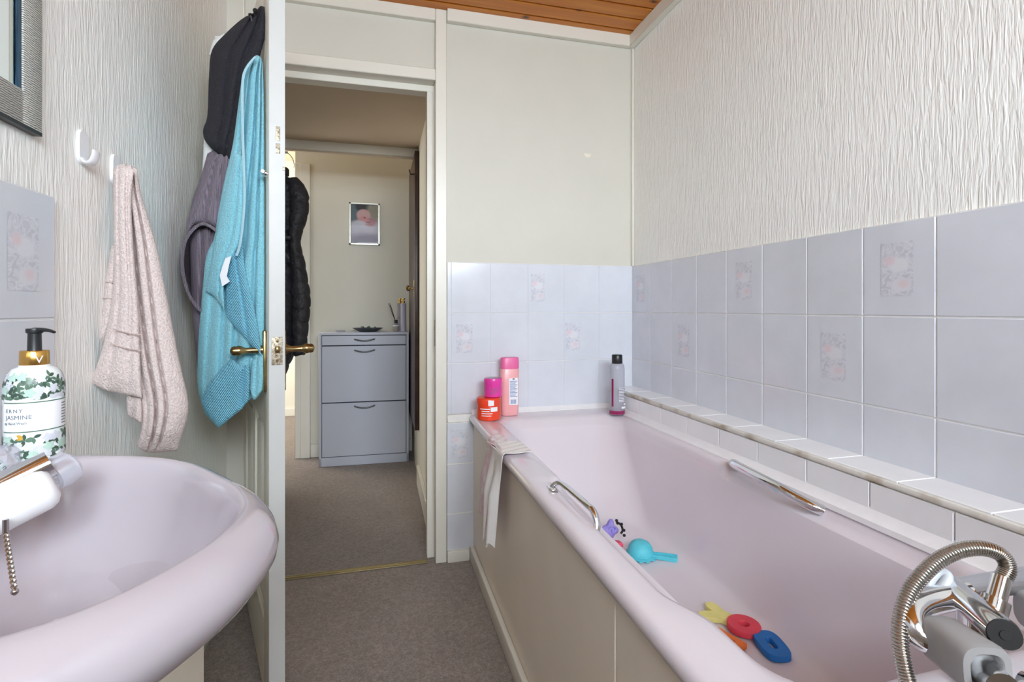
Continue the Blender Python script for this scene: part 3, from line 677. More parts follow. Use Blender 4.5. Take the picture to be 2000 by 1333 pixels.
def hand(bmpts, foot):
    bm = nb(); pts = smoothpts(bmpts, 6); tube(bm, pts, .0085, 14, flat=.6); return bm
bm = nb(); tube(bm, smoothpts([(.392, 1.152, .582), (.400, 1.148, .594), (.413, 1.135, .601), (.418, 1.06, .601), (.421, .992, .600), (.425, .972, .594), (.426, .958, .572), (.415, .95, .548)], 8), .0072, 14, flat=.75)
add_box(bm, (.386, 1.125, .5665), (.404, 1.165, .5905), .004, 2)
obj('grab_handle', bm, 'chrome', bt, label='chrome grab handle on the panel side')
bm = nb(); tube(bm, smoothpts([(.952, 1.204, .574), (.936, 1.198, .588), (.922, 1.17, .592), (.912, 1.08, .592), (.908, 1.01, .590), (.912, .97, .584), (.926, .935, .575), (.944, .92, .566)], 8), [.0145]*57, 16, flat=.85)
obj('grab_handle', bm, 'chrome', bt, label='chrome grab handle on the wall side')
bm = nb(); lathe(bm, [(.03, 0), (.03, .003), (.018, .004), (.002, .002)], (.685, .75, .2755), (0, 0, 1), 24); obj('drain', bm, 'chrome', bt)
# panel
bm = nb(); add_box(bm, (.370, .762, .0), (.382, YF-.009, .562), .0015, 1); add_box(bm, (.370, .2, .0), (.382, .757, .562), .0015, 1)
pn = obj('side_panel', bm, 'panel', bt, label='cream boxed side panel')
bm = nb(); add_box(bm, (.353, .2, 0), (.370, YF-.024, .062), .006, 3); obj('skirting_strip', bm, 'trim', pn)
bm = nb(); add_box(bm, (.372, .3, .0), (.381, .762, .56)); obj('seam_batten', bm, 'trim', pn)

# ------------------------------------------------------------------ bath mixer
mx = thing('bath_mixer_tap', (.64, .43, RZ), 'chrome bath shower mixer with grey lever covers and coiled metal hose', 'tap')
bm = nb()
bar0, bar1 = Vector((.585, .447, .683)), Vector((.80, .44, .685))
tube(bm, [bar0, bar1], .0135, 24)
tube(bm, [at(1812, 1122, .60), at(1850, 1142, .575), at(1905, 1190, .53), at(1960, 1238, .487)], [.0105, .0125, .0138, .0142], 26)
bm2 = smoothpts([at(1890, 1160, .56), at(1822, 1174, .555), at(1788, 1190, .547), at(1780, 1215, .537), at(1794, 1240, .530), at(1815, 1250, .526)], 8)
tube(bm, bm2, .0135, 22)
for x in (.645, .79): tube(bm, [(x, .43, RZ+.001), (x, .43, .68)], .013, 18)
mb = obj('mixer_body', bm, 'chrome', mx)
bm = nb(); tube(bm, [at(1958, 1236, .489), at(1963, 1241, .482)], [.0132, .0127], 26); tube(bm, [at(1962, 1240, .484), at(1965, 1242.5, .481)], .0045, 14); obj('end_cap', bm, 'dark', mx, label='dark recessed end of the diverter')
bm = nb()
def cover(u0, v0, d0, u1, v1, d1, r):
    a, b = at(u0, v0, d0), at(u1, v1, d1); d = (b-a); L = d.length; x, y, d = frame_of(d)
    rings = []
    for h, k in ((0, .72), (.04, .9), (.14, 1), (.5, 1.04), (.88, 1.06), (.95, 1.0), (.955, .72), (.94, .68), (.8, .66)):
        rings.append([a+d*L*h+(x*math.copysign(abs(math.cos(q))**.62, math.cos(q))+y*math.copysign(abs(math.sin(q))**.62, math.sin(q)))*r*k for q in [2*PI*i/40 for i in range(40)]])
    return rings
loft(bm, cover(1826, 1238, .535, 1936, 1318, .468, .0215)); obj('lever_cover', bm, 'grey', mx, label='grey plastic tap lever cover nearest the panel side')
bm = nb(); loft(bm, cover(2015, 1185, .60, 2110, 1250, .53, .0215)); obj('lever_cover', bm, 'grey', mx, label='grey plastic tap lever cover at the wall side')
bm = nb(); tube(bm, [at(1900, 1290, .50), at(1960, 1348, .455)], .0135, 22); tube(bm, [at(2005, 1340, .47), at(2030, 1350, .46)], .012, 18); obj('tap_spindle', bm, 'chrome', mx)
bm = nb()
p0, p1 = at(1937, 1202, .535), at(1957, 1128, .545); tube(bm, [p0, p0.lerp(p1, .42), p0.lerp(p1, .43), p1], [.0122, .0122, .0088, .0084], 24); obj('hose_nut', bm, 'chrome', mx)
path = smoothpts([at(1955, 1135, .545), at(1968, 1110, .547), at(1955, 1085, .552), at(1920, 1072, .557), at(1878, 1075, .56), at(1838, 1092, .56), at(1805, 1120, .555), at(1778, 1155, .55), at(1762, 1200, .54), at(1758, 1250, .53), at(1765, 1300, .522), at(1778, 1350, .515), at(1800, 1420, .51)], 48)
rad = [.0070*(1+.16*abs(math.sin(i*PI/6))) for i in range(len(path))]
bm = nb(); tube(bm, path, rad, 16); obj('shower_hose', bm, 'steelhose', mx, angle=75, label='coiled metal shower hose')
bm = nb(); tube(bm, smoothpts([at(1806, 1165, .565), at(1818, 1132, .57), at(1834, 1120, .57), at(1850, 1126, .565), at(1840, 1150, .56), at(1818, 1166, .558)], 6), .0055, 12)
tube(bm, [at(1815, 1168, .58), at(1880, 1158, .57)], .009, 14); obj('handset_rest', bm, 'palegrey', mx, label='pale grey plastic handset rest')

# ------------------------------------------------------------------ toiletries on the bath rim
z0 = RZ+.0006
sh = thing('shampoo_bottle', (.5055, 1.985, z0), 'tall salmon pink shampoo bottle with darker pink cap', 'bottle')
bm = nb(); lathe(bm, [(.030, 0), (.034, .004), (.0355, .03), (.036, .1), (.0375, .182), (.034, .187), (.01, .189)], (.5055, 1.985, z0), n=48, sy=.62, ex=3); obj('bottle_body', bm, 'shampoo', sh)
bm = nb(); lathe(bm, [(.034, .185), (.0372, .187), (.0365, .226), (.034, .230), (.001, .231)], (.5055, 1.985, z0), n=48, sy=.62, ex=3); obj('cap', bm, 'cappink', sh)
bm = nb(); add_box(bm, (.4975, 1.9612, z0+.043), (.5345, 1.965, z0+.150), .001, 1); lb = obj('label_sticker', bm, 'paperwhite', sh, label='white back label')
bm = nb()
for i in range(13): add_box(bm, (.501, 1.9606, z0+.136-.005*i), (.531-.004*(i*7 % 3), 1.9612, z0+.1385-.005*i))
for i in range(9): add_box(bm, (.504+i*.0026, 1.9606, z0+.048), (.5052+i*.0026+.0008*(i % 2), 1.9612, z0+.065))
obj('small_print', bm, 'printblue', lb)
bm = nb(); add_box(bm, (.512, 1.9606, z0+.144), (.52, 1.9611, z0+.148)); obj('black_mark', bm, 'black', lb)
oj = thing('cream_jar', (.410, 1.935, z0), 'orange tub with white lettering under the magenta pot', 'jar')
bm = nb(); lathe(bm, [(.042, 0), (.0465, .004), (.047, .02), (.0465, .058), (.047, .06), (.0475, .064), (.047, .08), (.044, .084), (.001, .084)], (.410, 1.935, z0), n=48); obj('jar_body', bm, 'jarorange', oj)
def curved_text(name, txt, size, c, R, ang, z, mat, parent, sp=1.0, align='CENTER'):
    cu = bpy.data.curves.new(name, 'FONT'); cu.body = txt; cu.size = size; cu.align_x = align; cu.space_character = sp; cu.extrude = .00012
    tmp = bpy.data.objects.new('tmp', cu); COL.objects.link(tmp); bpy.context.view_layer.update()
    me = bpy.data.meshes.new_from_object(tmp.evaluated_get(bpy.context.evaluated_depsgraph_get())); bpy.data.objects.remove(tmp); bpy.data.curves.remove(cu)
    bm = nb(); bm.from_mesh(me); bpy.data.meshes.remove(me)
    for v in bm.verts:
        a = ang+v.co.x/R; r = R+.0003+v.co.z
        v.co = Vector((c[0]+r*math.cos(a), c[1]+r*math.sin(a), z+v.co.y))
    return obj(name, bm, mat, parent, smooth=False)
fa = -PI/2-.2
bm = nb()
def patch(bm, c, R, a0, a1, z0_, z1_, n=10, off=.0004):
    A = [[bm.verts.new((c[0]+(R+off)*math.cos(a0+(a1-a0)*i/n), c[1]+(R+off)*math.sin(a0+(a1-a0)*i/n), z)) for i in range(n+1)] for z in (z0_, z1_)]
    for i in range(n): bm.faces.new((A[0][i], A[0][i+1], A[1][i+1], A[1][i]))
cj = (.410, 1.935)
patch(bm, cj, .0472, fa-.05, fa+.42, z0+.058, z0+.078); patch(bm, cj, .0472, fa+.15, fa+.75, z0+.036, z0+.052)
for i, (a, b) in enumerate(((-.75, .1), (-.6, .05), (-.6, .3), (-.6, .2))): patch(bm, cj, .0472, fa+a, fa+b, z0+.044-.0085*i, z0+.047-.0085*i)
obj('white_print', bm, 'paperwhite', oj, smooth=False)
mj = thing('cream_jar', (.428, 1.955, z0+.085), 'magenta pot standing on top of the orange tub', 'jar')
bm = nb(); lathe(bm, [(.031, 0), (.0345, .003), (.0345, .045), (.0352, .047), (.0352, .068), (.034, .071), (.001, .072)], (.428, 1.94, z0+.085), n=44); obj('jar_body', bm, 'magenta', mj)
bm = nb(); lathe(bm, [(.028, .0718), (.028, .0724), (.001, .0726)], (.428, 1.94, z0+.085), n=30); obj('lid_disc', bm, 'clear', mj)
bm = nb()
for q in (((-.35, .04), (-.2, .012)), ((-.2, .012), (-.05, .042)), ((.05, .012), (.1, .036)), ((.1, .036), (.25, .032)), ((.25, .032), (.2, .014)), ((.3, .012), (.45, .04)), ((.32, .026), (.6, .028))):
    (a0, h0), (a1, h1) = q; pts = [(.428+.0349*math.cos(fa+a0+(a1-a0)*k/5), 1.94+.0349*math.sin(fa+a0+(a1-a0)*k/5), z0+.085+h0+(h1-h0)*k/5) for k in range(6)]
    tube(bm, pts, .0008, 6)
obj('scribble_print', bm, 'printgrey', mj)
cb = thing('toner_bottle', (.926, 1.888, z0), 'clear bottle with black cap and a little pink liquid', 'bottle')
bm = nb(); lathe(bm, [(.027, 0), (.031, .003), (.0315, .02), (.031, .1), (.0305, .182), (.0285, .198), (.024, .204), (.014, .205)], (.926, 1.888, z0), n=44, sy=.9); obj('bottle_body', bm, 'clear', cb)
bm = nb(); lathe(bm, [(.0275, .0005), (.0316, .004), (.0318, .018), (.001, .019)], (.926, 1.888, z0), n=40, sy=.9); obj('liquid', bm, 'winered', cb)
bm = nb(); lathe(bm, [(.0205, .205), (.0215, .207), (.021, .237), (.019, .240), (.001, .240)], (.926, 1.888, z0), n=36); obj('cap', bm, 'black', cb)
bm = nb(); patch(bm, (.926, 1.886), .0306, -PI/2-1.25, -PI/2-.95, z0+.035, z0+.145); obj('red_label_edge', bm, 'winered', cb, smooth=False)
bm = nb()
for i in range(10): patch(bm, (.926, 1.886), .0311, -PI/2-.25, -PI/2+.75-.1*(i % 3), z0+.055+.006*i, z0+.0567+.006*i)
patch(bm, (.926, 1.886), .0311, -PI/2+.1, -PI/2+1.0, z0+.028, z0+.036); patch(bm, (.926, 1.886), .0311, -PI/2+.45, -PI/2+1.0, z0+.041, z0+.048)
obj('white_print', bm, 'paperwhite', cb, smooth=False)

# muslin cloth over the bath edge
def drape(bm, y0, y1, zb, yb0, yb1, xo, waves, over=.07, n=26, off=0):
    prof = [(.352+over*(1-k/8), RZ+.0035) for k in range(8)]+[(.356, RZ+.003), (.350, RZ-.001), (.3475, RZ-.01), (.346, RZ-.025)]
    R = []
    for k, (x, z) in enumerate(prof): R.append([Vector((x, y0+(y1-y0)*i/n, z+(.0012*math.sin(i*.9+k)))) for i in range(n+1)])
    m = 30
    for k in range(1, m+1):
        t = k/m; z = RZ-.025+(zb-RZ+.025)*t
        R.append([Vector((.346-xo*t-waves[0]*abs(math.sin(PI*waves[1]*i/n))*min(1, t*2.5), (y0+(y1-y0)*i/n)*(1-t)+(yb0+(yb1-yb0)*i/n)*t, z+.01*math.sin(i*.4)*t)) for i in range(n+1)])
    G = [[bm.verts.new(p) for p in r] for r in R]
    for a, b in zip(G, G[1:]):
        for i in range(n): bm.faces.new((a[i], a[i+1], b[i+1], b[i]))
    bmesh.ops.translate(bm, verts=bm.verts, vec=(-off, 0, off)); bmesh.ops.recalc_face_normals(bm, faces=bm.faces); bmesh.ops.solidify(bm, geom=bm.faces[:], thickness=.0015); return bm
bm = nb(); drape(bm, 1.47, 1.67, .325, 1.55, 1.72, .004, (.02, 2), .05)
ml = tag(obj('muslin_cloth', bm, 'muslin', angle=80), 'pink and white muslin cloth draped over the bath edge', 'cloth')
bm = nb(); drape(bm, 1.425, 1.55, .305, 1.46, 1.53, .012, (.022, 1.5), .085, off=.007); obj('front_fold', bm, 'muslinw', ml, angle=80, label='white folded layer')
bm = nb(); drape(bm, 1.445, 1.50, .315, 1.50, 1.56, .03, (.006, 1), .03, off=.0035); obj('inner_fold', bm, 'muslin', ml, angle=80)

# ------------------------------------------------------------------ toys in the bath
zb = .2785
def ring_toy(c, rx, ry, hx, hy, ang, mat, label, ex=2, th=.013):
    L = lambda a, b: [(math.copysign(abs(math.cos(q))**(2/ex), math.cos(q))*a, math.copysign(abs(math.sin(q))**(2/ex), math.sin(q))*b) for q in [2*PI*i/48 for i in range(48)]]
    bm = nb(); prism(bm, L(rx, ry), c, (math.cos(ang), math.sin(ang), 0), (-math.sin(ang), math.cos(ang), 0), th, holes=[L(hx, hy)])
    return tag(obj('foam_letter', bm, mat), label, 'bath toy', 'foam letters in the bath')
ring_toy((.802, .995, zb+.004), .036, .036, .011, .012, .5, 'f_red', 'red round foam letter O lying in the bath')
ring_toy((.815, .925, zb+.002), .044, .028, .018, .007, 1.35, 'f_blue', 'blue foam zero lying nearest the taps in the bath', 3.2)
bm = nb(); prism(bm, [(-.038, .030), (-.034, .040), (-.024, .042), (-.012, .034), (.0, .020), (.008, .036), (.016, .045), (.028, .045), (.036, .036), (.033, .022), (.020, .0), (.015, -.04), (-.015, -.04), (-.015, -.006), (-.03, .014)], (.779, 1.045, zb), (math.cos(.55), math.sin(.55), 0), (-math.sin(.55), math.cos(.55), 0), .012)
tag(obj('foam_letter', bm, 'f_yellow'), 'pale yellow foam letter Y lying beside the red O', 'bath toy', 'foam letters in the bath')
bm = nb(); prism(bm, [(-.035, -.018), (.035, -.018), (.035, -.004), (-.018, -.004), (-.018, .018), (-.035, .018)], (.738, .968, zb), (math.cos(1.9), math.sin(1.2), 0), (-math.sin(1.9), math.cos(1.9), 0), .011)
tag(obj('foam_letter', bm, 'f_orange'), 'orange foam letter mostly hidden under the red O', 'bath toy', 'foam letters in the bath')
bm = nb(); prism(bm, [(-.03, -.02), (.03, -.02), (.03, .0), (0, .02), (-.03, .02)], (.696, 1.458, zb), (1, 0, 0), (0, 1, 0), .012, bev=1)
tag(obj('foam_letter', bm, 'f_pink'), 'pink foam piece lying under the purple toy', 'bath toy', 'foam letters in the bath')
ld = thing('toy_ladle', (.75, 1.375, zb), 'turquoise toy ladle lying face down in the bath', 'bath toy')
bm = nb(); lathe(bm, [(.041, 0), (.043, .003), (.0425, .006), (.038, .007), (.0375, .014), (.034, .027), (.026, .038), (.014, .0445), (.003, .046)], (.75, 1.375, zb), n=40)
for k in range(12): lathe(bm, [(.007, 0), (.007, .004), (.003, .005)], (.75+.041*math.cos(k*PI/6), 1.375+.041*math.sin(k*PI/6), zb), n=10)
obj('scoop', bm, 'ladle', ld)
hd = Vector((.83, -.56, 0)).normalized(); hs = Vector((.56, .83, 0)).normalized()
bm = nb(); P = lambda a, b, z: Vector((.75, 1.375, zb+z))+hd*a+hs*b
loft(bm, [[P(a, -w, .001), P(a, w, .001), P(a, w, h), P(a, w-.003, h), P(a, w-.003, h-.005), P(a, -w+.003, h-.005), P(a, -w+.003, h), P(a, -w, h)] for a, w, h in ((.034, .009, .013), (.06, .0105, .014), (.095, .013, .014), (.104, .011, .014))])
obj('ladle_handle', bm, 'ladle', ld, smooth=False)
pt = thing('purple_bath_toy', (.706, 1.475, zb+.01), 'small purple rubber animal toy with dark spiky edge in the bath', 'bath toy')
bm = nb(); bmesh.ops.create_icosphere(bm, subdivisions=4, radius=1)
for v in bm.verts:
    a = math.atan2(v.co.z, v.co.x); e = math.asin(max(-1, min(1, v.co.y)))
    r = 1+.28*math.cos(4*a+.5)*math.cos(e)**2+.06*math.sin(9*v.co.y+5*v.co.x)
    v.co = Vector((v.co.x*.022*r, v.co.y*.017*(1+.1*math.sin(6*v.co.x)), v.co.z*.026*r))+Vector((.700, 1.475, zb+.04))
obj('toy_body', bm, 'purple', pt, angle=80)
bm = nb(); arc = smoothpts([(.716, 1.465, zb+.066), (.730, 1.463, zb+.058), (.736, 1.462, zb+.04), (.730, 1.463, zb+.03)], 6); tube(bm, arc, .0035, 8)
for p in ((.716, 1.463, zb+.072), (.741, 1.461, zb+.024), (.740, 1.461, zb+.04), (.719, 1.462, zb+.064), (.732, 1.461, zb+.060)): lathe(bm, [(.001, -.0045), (.004, -.003), (.0048, 0), (.004, .003), (.001, .0045)], p, n=10)
obj('dark_mane', bm, 'dark', pt, label='dark beaded fringe')
bm = nb(); tube(bm, smoothpts([(.690, 1.458, zb+.05), (.70, 1.456, zb+.058), (.712, 1.457, zb+.05), (.704, 1.456, zb+.04), (.696, 1.456, zb+.046)], 5), .003, 8); obj('face_ridge', bm, 'purple', pt)

# ------------------------------------------------------------------ basin, vanity, tap, soap
bs = thing('washbasin', (-.33, .42, .66), 'pink oval washbasin on the left wall', 'basin')
OUT = smoothpts([(x, y, 0) for x, y in ((-.30, .295), (-.20, .313), (-.147, .347), (-.112, .400), (-.094, .452), (-.089, .511), (-.108, .572), (-.143, .628), (-.206, .702), (-.277, .745), (-.371, .771), (-.46, .783), (-.526, .787))], 10)
OUT += [Vector((-.526, .787-.5*i/20, 0)) for i in range(1, 20)]+smoothpts([(-.526, .287, 0), (-.42, .288, 0), (-.30, .295, 0)], 10)[:-1]
BC = Vector((-.27, .53, 0))
def r_out(th):
    d = Vector((math.cos(th), math.sin(th), 0)); best = 0
    for p, q in zip(OUT, OUT[1:]+OUT[:1]):
        p_, q_ = p-BC, q-BC; e = q_-p_; den = d.x*e.y-d.y*e.x
        if abs(den) < 1e-9: continue
        t_ = (p_.x*e.y-p_.y*e.x)/den; k = (p_.x*d.y-p_.y*d.x)/den
        if t_ > 0 and -1e-4 <= k <= 1.0001: best = max(best, t_)
    return best
N = 144; TH_ = [2*PI*i/N for i in range(N)]; RO = [r_out(t) for t in TH_]
def r_in(i):
    a_ = RO[i]-.036; c = math.cos(TH_[i])
    return a_ if c >= -.02 else (a_**-4+(.148/-c)**-4)**-.25
RI = [r_in(i) for i in range(N)]
def ringr(f, z): return [(max(XL+.003, BC.x+f(i)*math.cos(TH_[i])), BC.y+f(i)*math.sin(TH_[i]), z) for i in range(N)]
rings = [ringr(lambda i, w=w: RO[i]-w, z) for w, z in ((.20, .655), (.17, .67), (.12, .692), (.090, .718), (.058, .738), (.030, .755), (.012, .770), (.002, .785), (0, .796), (.003, .808), (.010, .818), (.018, .825), (.026, .8293))]
rings += [ringr(lambda i, w=w: (RO[i]-.026)*(1-w)+RI[i]*w, z) for w, z in ((.3, .8295), (.7, .827), (1, .822))]
rings += [ringr(lambda i, w=w: RI[i]*w, z) for w, z in ((.975, .813), (.945, .797), (.91, .778), (.86, .755), (.79, .732), (.68, .712), (.52, .700), (.3, .694), (.1, .692))]
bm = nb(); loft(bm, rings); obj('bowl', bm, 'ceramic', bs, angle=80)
vn = thing('vanity_cupboard', (-.37, .45, 0), 'cream cupboard below the washbasin', 'cupboard')
bm = nb(); add_box(bm, (XL+.036, .10, 0), (-.232, .745, .652), .002, 1); obj('carcass', bm, 'vanity', vn)
bm = nb(); add_box(bm, (-.233, .10, .01), (-.222, .755, .652), .002, 1); obj('face_frame', bm, 'vanity', vn)
bm = nb(); add_box(bm, (-.224, .42, .05), (-.218, .728, .64), .003, 1); dr = obj('cupboard_door', bm, 'vanity', vn)
bm = nb(); add_box(bm, (-.224, .11, .05), (-.218, .415, .64), .003, 1); obj('cupboard_door', bm, 'vanity', vn)
# tap
tp = thing('basin_tap', (-.40, .61, .829), 'chrome basin tap with white barrel spout and clear acrylic ends', 'tap')
a, b = at(-110, 1050, .47), at(84, 957, .515)
bm = nb(); tube(bm, [a, a.lerp(b, .5), b, b+(b-a).normalized()*.006, b+(b-a).normalized()*.010], [.0215, .0215, .021, .018, .012], 32); obj('spout_barrel', bm, 'white', tp, label='white tap barrel')
bm = nb(); up = Vector((-.3, .1, 1)).normalized()
tube(bm, [at(-60, 985, .49), at(20, 945, .508), at(100, 905, .53)], [.016, .015, .014], 20); obj('chrome_bar', bm, 'chrome', tp)
bm = nb(); e = at(100, 932, .535); q = at(142, 906, .555); tube(bm, [e, e.lerp(q, .3), e.lerp(q, .8), q], [.016, .0185, .0175, .013], 24)
obj('acrylic_end', bm, 'crystal', tp, label='clear acrylic end knob')
bm = nb(); lathe(bm, [(.010, -.012), (.012, 0), (.009, .012)], e.lerp(q, .35), (q-e), 16); obj('knob_core', bm, 'chrome', tp)
bm = nb(); c = at(-4, 905, .575); lathe(bm, [(.010, -.020), (.018, -.013), (.0205, 0), (.019, .011), (.011, .018), (.001, .019)], c, (0.1, 0, 1), 9); obj('crystal_head', bm, 'crystal', tp, smooth=False, label='faceted clear acrylic tap head')
bm = nb(); lathe(bm, [(.02, 0), (.018, .01), (.012, .02), (.011, c.z-.829)], (c.x, c.y, .8295), n=20); tube(bm, [Vector((c.x, c.y, .84)), a], .012, 14); obj('tap_base', bm, 'chrome', tp)
# chain
bm = nb(); P0, P1 = at(11, 1040, .475), at(28, 1150, .455)
n = 26
for i in range(n):
    p = P0.lerp(P1, i/(n-1)); a1 = i % 2
    w = Vector((cY, -sY, 0))*.0016; u = (P1-P0).normalized()*.0022; dpt = Vector((sY, cY, 0))*.0016
    s_ = w if a1 else (w*.6+dpt)
    pts = [p+s_*math.cos(k*PI/4)+u*math.sin(k*PI/4) for k in range(9)]
    tube(bm, pts, .0007, 6)
lathe(bm, [(.001, -.003), (.0026, -.0015), (.003, 0), (.0026, .0015), (.001, .003)], P1+(P1-P0).normalized()*.003, n=12)
tube(bm, [P0+Vector((0, 0, .012)), P0], .0025, 8)
tag(obj('plug_chain', bm, 'steelhose'), 'metal plug chain hanging into the basin from the tap', 'chain')
# soap dispenser
SP = Vector((-.3985, .738, .8302)); SR = .0275
sd = thing('soap_dispenser', SP, 'white floral hand wash bottle with black pump', 'soap dispenser')
bm = nb(); lathe(bm, [(.023, 0), (.0267, .003), (SR, .012), (SR, .082), (.0270, .092), (.0245, .102), (.020, .1085), (.0145, .111), (.0145, .113)], SP, n=56); obj('bottle_body', bm, 'bottlewhite', sd)
bm = nb(); lathe(bm, [(.0136, .110), (.0140, .111), (.0137, .129), (.0130, .130), (.001, .130)], SP, n=40); co = obj('gold_collar', bm, 'gold', sd)
bm = nb(); lathe(bm, [(.0072, .129), (.0068, .131), (.0064, .150), (.0080, .151), (.0083, .154), (.0080, .156), (.001, .1565)], SP, n=30)
sv = Vector((cY, -sY, 0)); q0 = SP+Vector((0, 0, .1545))
tube(bm, [q0, q0+sv*.010+Vector((0, 0, .0)), q0+sv*.018+Vector((0, 0, -.001)), q0+sv*.0235+Vector((0, 0, -.003))], [.005, .0044, .0034, .0026], 14, flat=.55)
obj('pump', bm, 'black', sd)
va = math.atan2(-SP.y, -SP.x)             # side of the bottle that faces the viewer
bm = nb(); patch(bm, SP, SR, va-1.2, va+1.35, SP.z+.0385, SP.z+.0705, 36, .0003); lb = obj('label_sticker', bm, 'paperwhite', sd, smooth=True, label='white paper label')
bm = nb()
bm.free()
for z in (.0372, .0708):
    bm = nb(); patch(bm, SP, SR, va-1.2, va+1.5, SP.z+z, SP.z+z+.0011, 36, .0005); obj('green_rule', bm, 'leafgreen', lb, smooth=False)
curved_text('label_text', 'ERNY', .0060, SP, SR+.0003, va-1.02, SP.z+.0603, 'printgrey', lb, 1.35, 'LEFT')
curved_text('label_text', 'JASMINE', .0068, SP, SR+.0003, va-1.02, SP.z+.0525, 'printgrey', lb, 1.05, 'LEFT')
curved_text('label_text', 'ng Hand Wash', .0040, SP, SR+.0003, va-1.1, SP.z+.0467, 'printgrey', lb, 1.0, 'LEFT')
bm = nb()
for i in range(8): patch(bm, SP, SR, va+1.0, va+1.32, SP.z+.042+.0034*i, SP.z+.0432+.0034*i, 5, .0006)
obj('small_print', bm, 'printgrey', lb, smooth=False)
curved_text('collar_letter', 'V', .0125, SP, .0140, va+.28, SP.z+.1155, 'bottlewhite', co)
mats = ['leafgreen', 'leafdark', 'petal', 'mint', 'yellowbit']
def leaf(a, z, ang, L, w, mi):
    ca, sa = math.cos(ang), math.sin(ang); pts = []
    for x, y in ((0, 0), (.25, .8), (.55, 1), (.8, .6), (1, 0), (.8, -.6), (.55, -1), (.25, -.8)):
        X, Z = x*L*ca-y*w*sa, x*L*sa+y*w*ca; zz = z+Z
        if zz < .004 or zz > .108 or .036 < zz < .0735: return
        r = SR if zz < .082 else SR-(zz-.082)*.06 if zz < .092 else .0270-(zz-.092)*.27 if zz < .102 else .0245-(zz-.102)*.7
        pts.append((SP.x+(r+.0006+.0001*mi)*math.cos(a+X/SR), SP.y+(r+.0006+.0001*mi)*math.sin(a+X/SR), SP.z+zz))
    f = bm.faces.new([bm.verts.new(p) for p in pts]); f.material_index = mi
rnd = random.Random(3)
for band in ((.008, .018, .028), (.077, .084, .091, .098)):
  bm = nb()
  for bi, zc in enumerate(band):
    for k in range(13):
        a = va-2.0+k*.34+rnd.uniform(-.1, .1)+(.17 if bi % 2 else 0); z = zc+rnd.uniform(-.003, .003); th = rnd.uniform(0, 6)
        if rnd.random() < .45:
            mi = 2 if rnd.random() < .6 else 3
            for j in range(5): leaf(a, z, th+j*1.257, .0062, .0021, mi)
            for j in range(4): leaf(a+rnd.uniform(-.12, .12), z-.003, -1.57+rnd.uniform(-1.6, 1.6), .0085, .0019, rnd.choice((0, 1)))
        else:
            for j in range(4): leaf(a, z, th+j*1.5+rnd.uniform(-.3, .3), .0075, .0019, rnd.choice((0, 0, 1)))
  if zc < .05: leaf(va-.35, .031, 2.6, .007, .002, 4); leaf(va-.35, .031, 3.4, .006, .0018, 4)
  obj('floral_print', bm, mats, sd, smooth=False)

# ------------------------------------------------------------------ hallway things
CB = Vector((-.085, 3.575, 0)); crot = math.radians(-1.6)
cbn = thing('shoe_cabinet', CB, 'pale grey shoe cabinet with one drawer and two tip-out doors', 'cabinet'); 
CW, CD, CH = .2805, .115, .855
def cbm(boxes, bev=.0015):
    bm = nb()
    for b in boxes: add_box(bm, b[0], b[1], bev, 1)
    return bm
def place(bm):
    bmesh.ops.transform(bm, matrix=Matrix.Translation(CB) @ Matrix.Rotation(crot, 4, 'Z'), verts=bm.verts); return bm
obj('carcass', place(cbm([((-CW, -CD, 0), (-CW+.016, CD, CH-.016)), ((CW-.016, -CD, 0), (CW, CD, CH-.016)), ((-CW, -CD, CH-.016), (CW, CD, CH)), ((-CW, -CD, 0), (CW, -CD+.02, .057))])), 'cab', cbn)
obj('back_board', place(cbm([((-CW+.01, -CD+.006, .03), (CW-.01, CD-.005, CH-.01))])), 'cabgap', cbn)
def bow(z):
    pts = [(-.062, -CD-.001, z+.004), (-.058, -CD-.012, z+.003), (-.026, -CD-.022, z-.004), (0, -CD-.024, z-.006), (.026, -CD-.022, z-.004), (.058, -CD-.012, z+.003), (.062, -CD-.001, z+.004)]
    bm = nb(); tube(bm, smoothpts(pts, 5), .0045, 10); return place(bm)
for nm, z_0, z_1, zh in (('drawer', .775, .834, .809), ('tip_out_door', .409, .768, .738), ('tip_out_door', .061, .402, .377)):
    f = obj(nm, place(cbm([((-CW+.019, -CD-.0005, z_0), (CW-.019, -CD+.012, z_1))])), 'cab', cbn)
    obj('bow_handle', bow(zh), 'darkmetal', f)
zt = CH+.0006
dh = thing('trinket_dish', (-.07, 3.56, zt), 'dark dish of trinkets on the shoe cabinet', 'dish')
bm = nb(); lathe(bm, [(.05, 0), (.06, .003), (.095, .022), (.1, .026), (.094, .024), (.058, .007), (.001, .006)], (-.07, 3.56, zt), n=36, sy=.75); obj('dish_body', bm, 'tray', dh)
bm = nb()
for k in range(16):
    p = (-.07+rnd.uniform(-.045, .05), 3.56+rnd.uniform(-.03, .03), zt+.016+rnd.uniform(0, .014)); r = rnd.uniform(.006, .013)
    lathe(bm, [(.001, -r*.7), (r*.8, -r*.4), (r, 0), (r*.7, r*.5), (.001, r*.7)], p, (rnd.uniform(-1, 1), rnd.uniform(-1, 1), 1), 8)
obj('trinket_pile', bm, 'trinket', dh)['kind'] = 'stuff'
rd = thing('reed_diffuser', (.113, 3.56, zt), 'small reed diffuser with black collar and sticks on the cabinet', 'diffuser')
bm = nb(); lathe(bm, [(.018, 0), (.0205, .002), (.0205, .045), (.017, .052), (.0105, .056), (.0105, .06)], (.113, 3.56, zt), n=28); obj('glass_bottle', bm, 'clear', rd)
bm = nb(); lathe(bm, [(.0185, .002), (.0185, .032), (.001, .033)], (.113, 3.56, zt), n=24); obj('oil', bm, 'amber', rd)
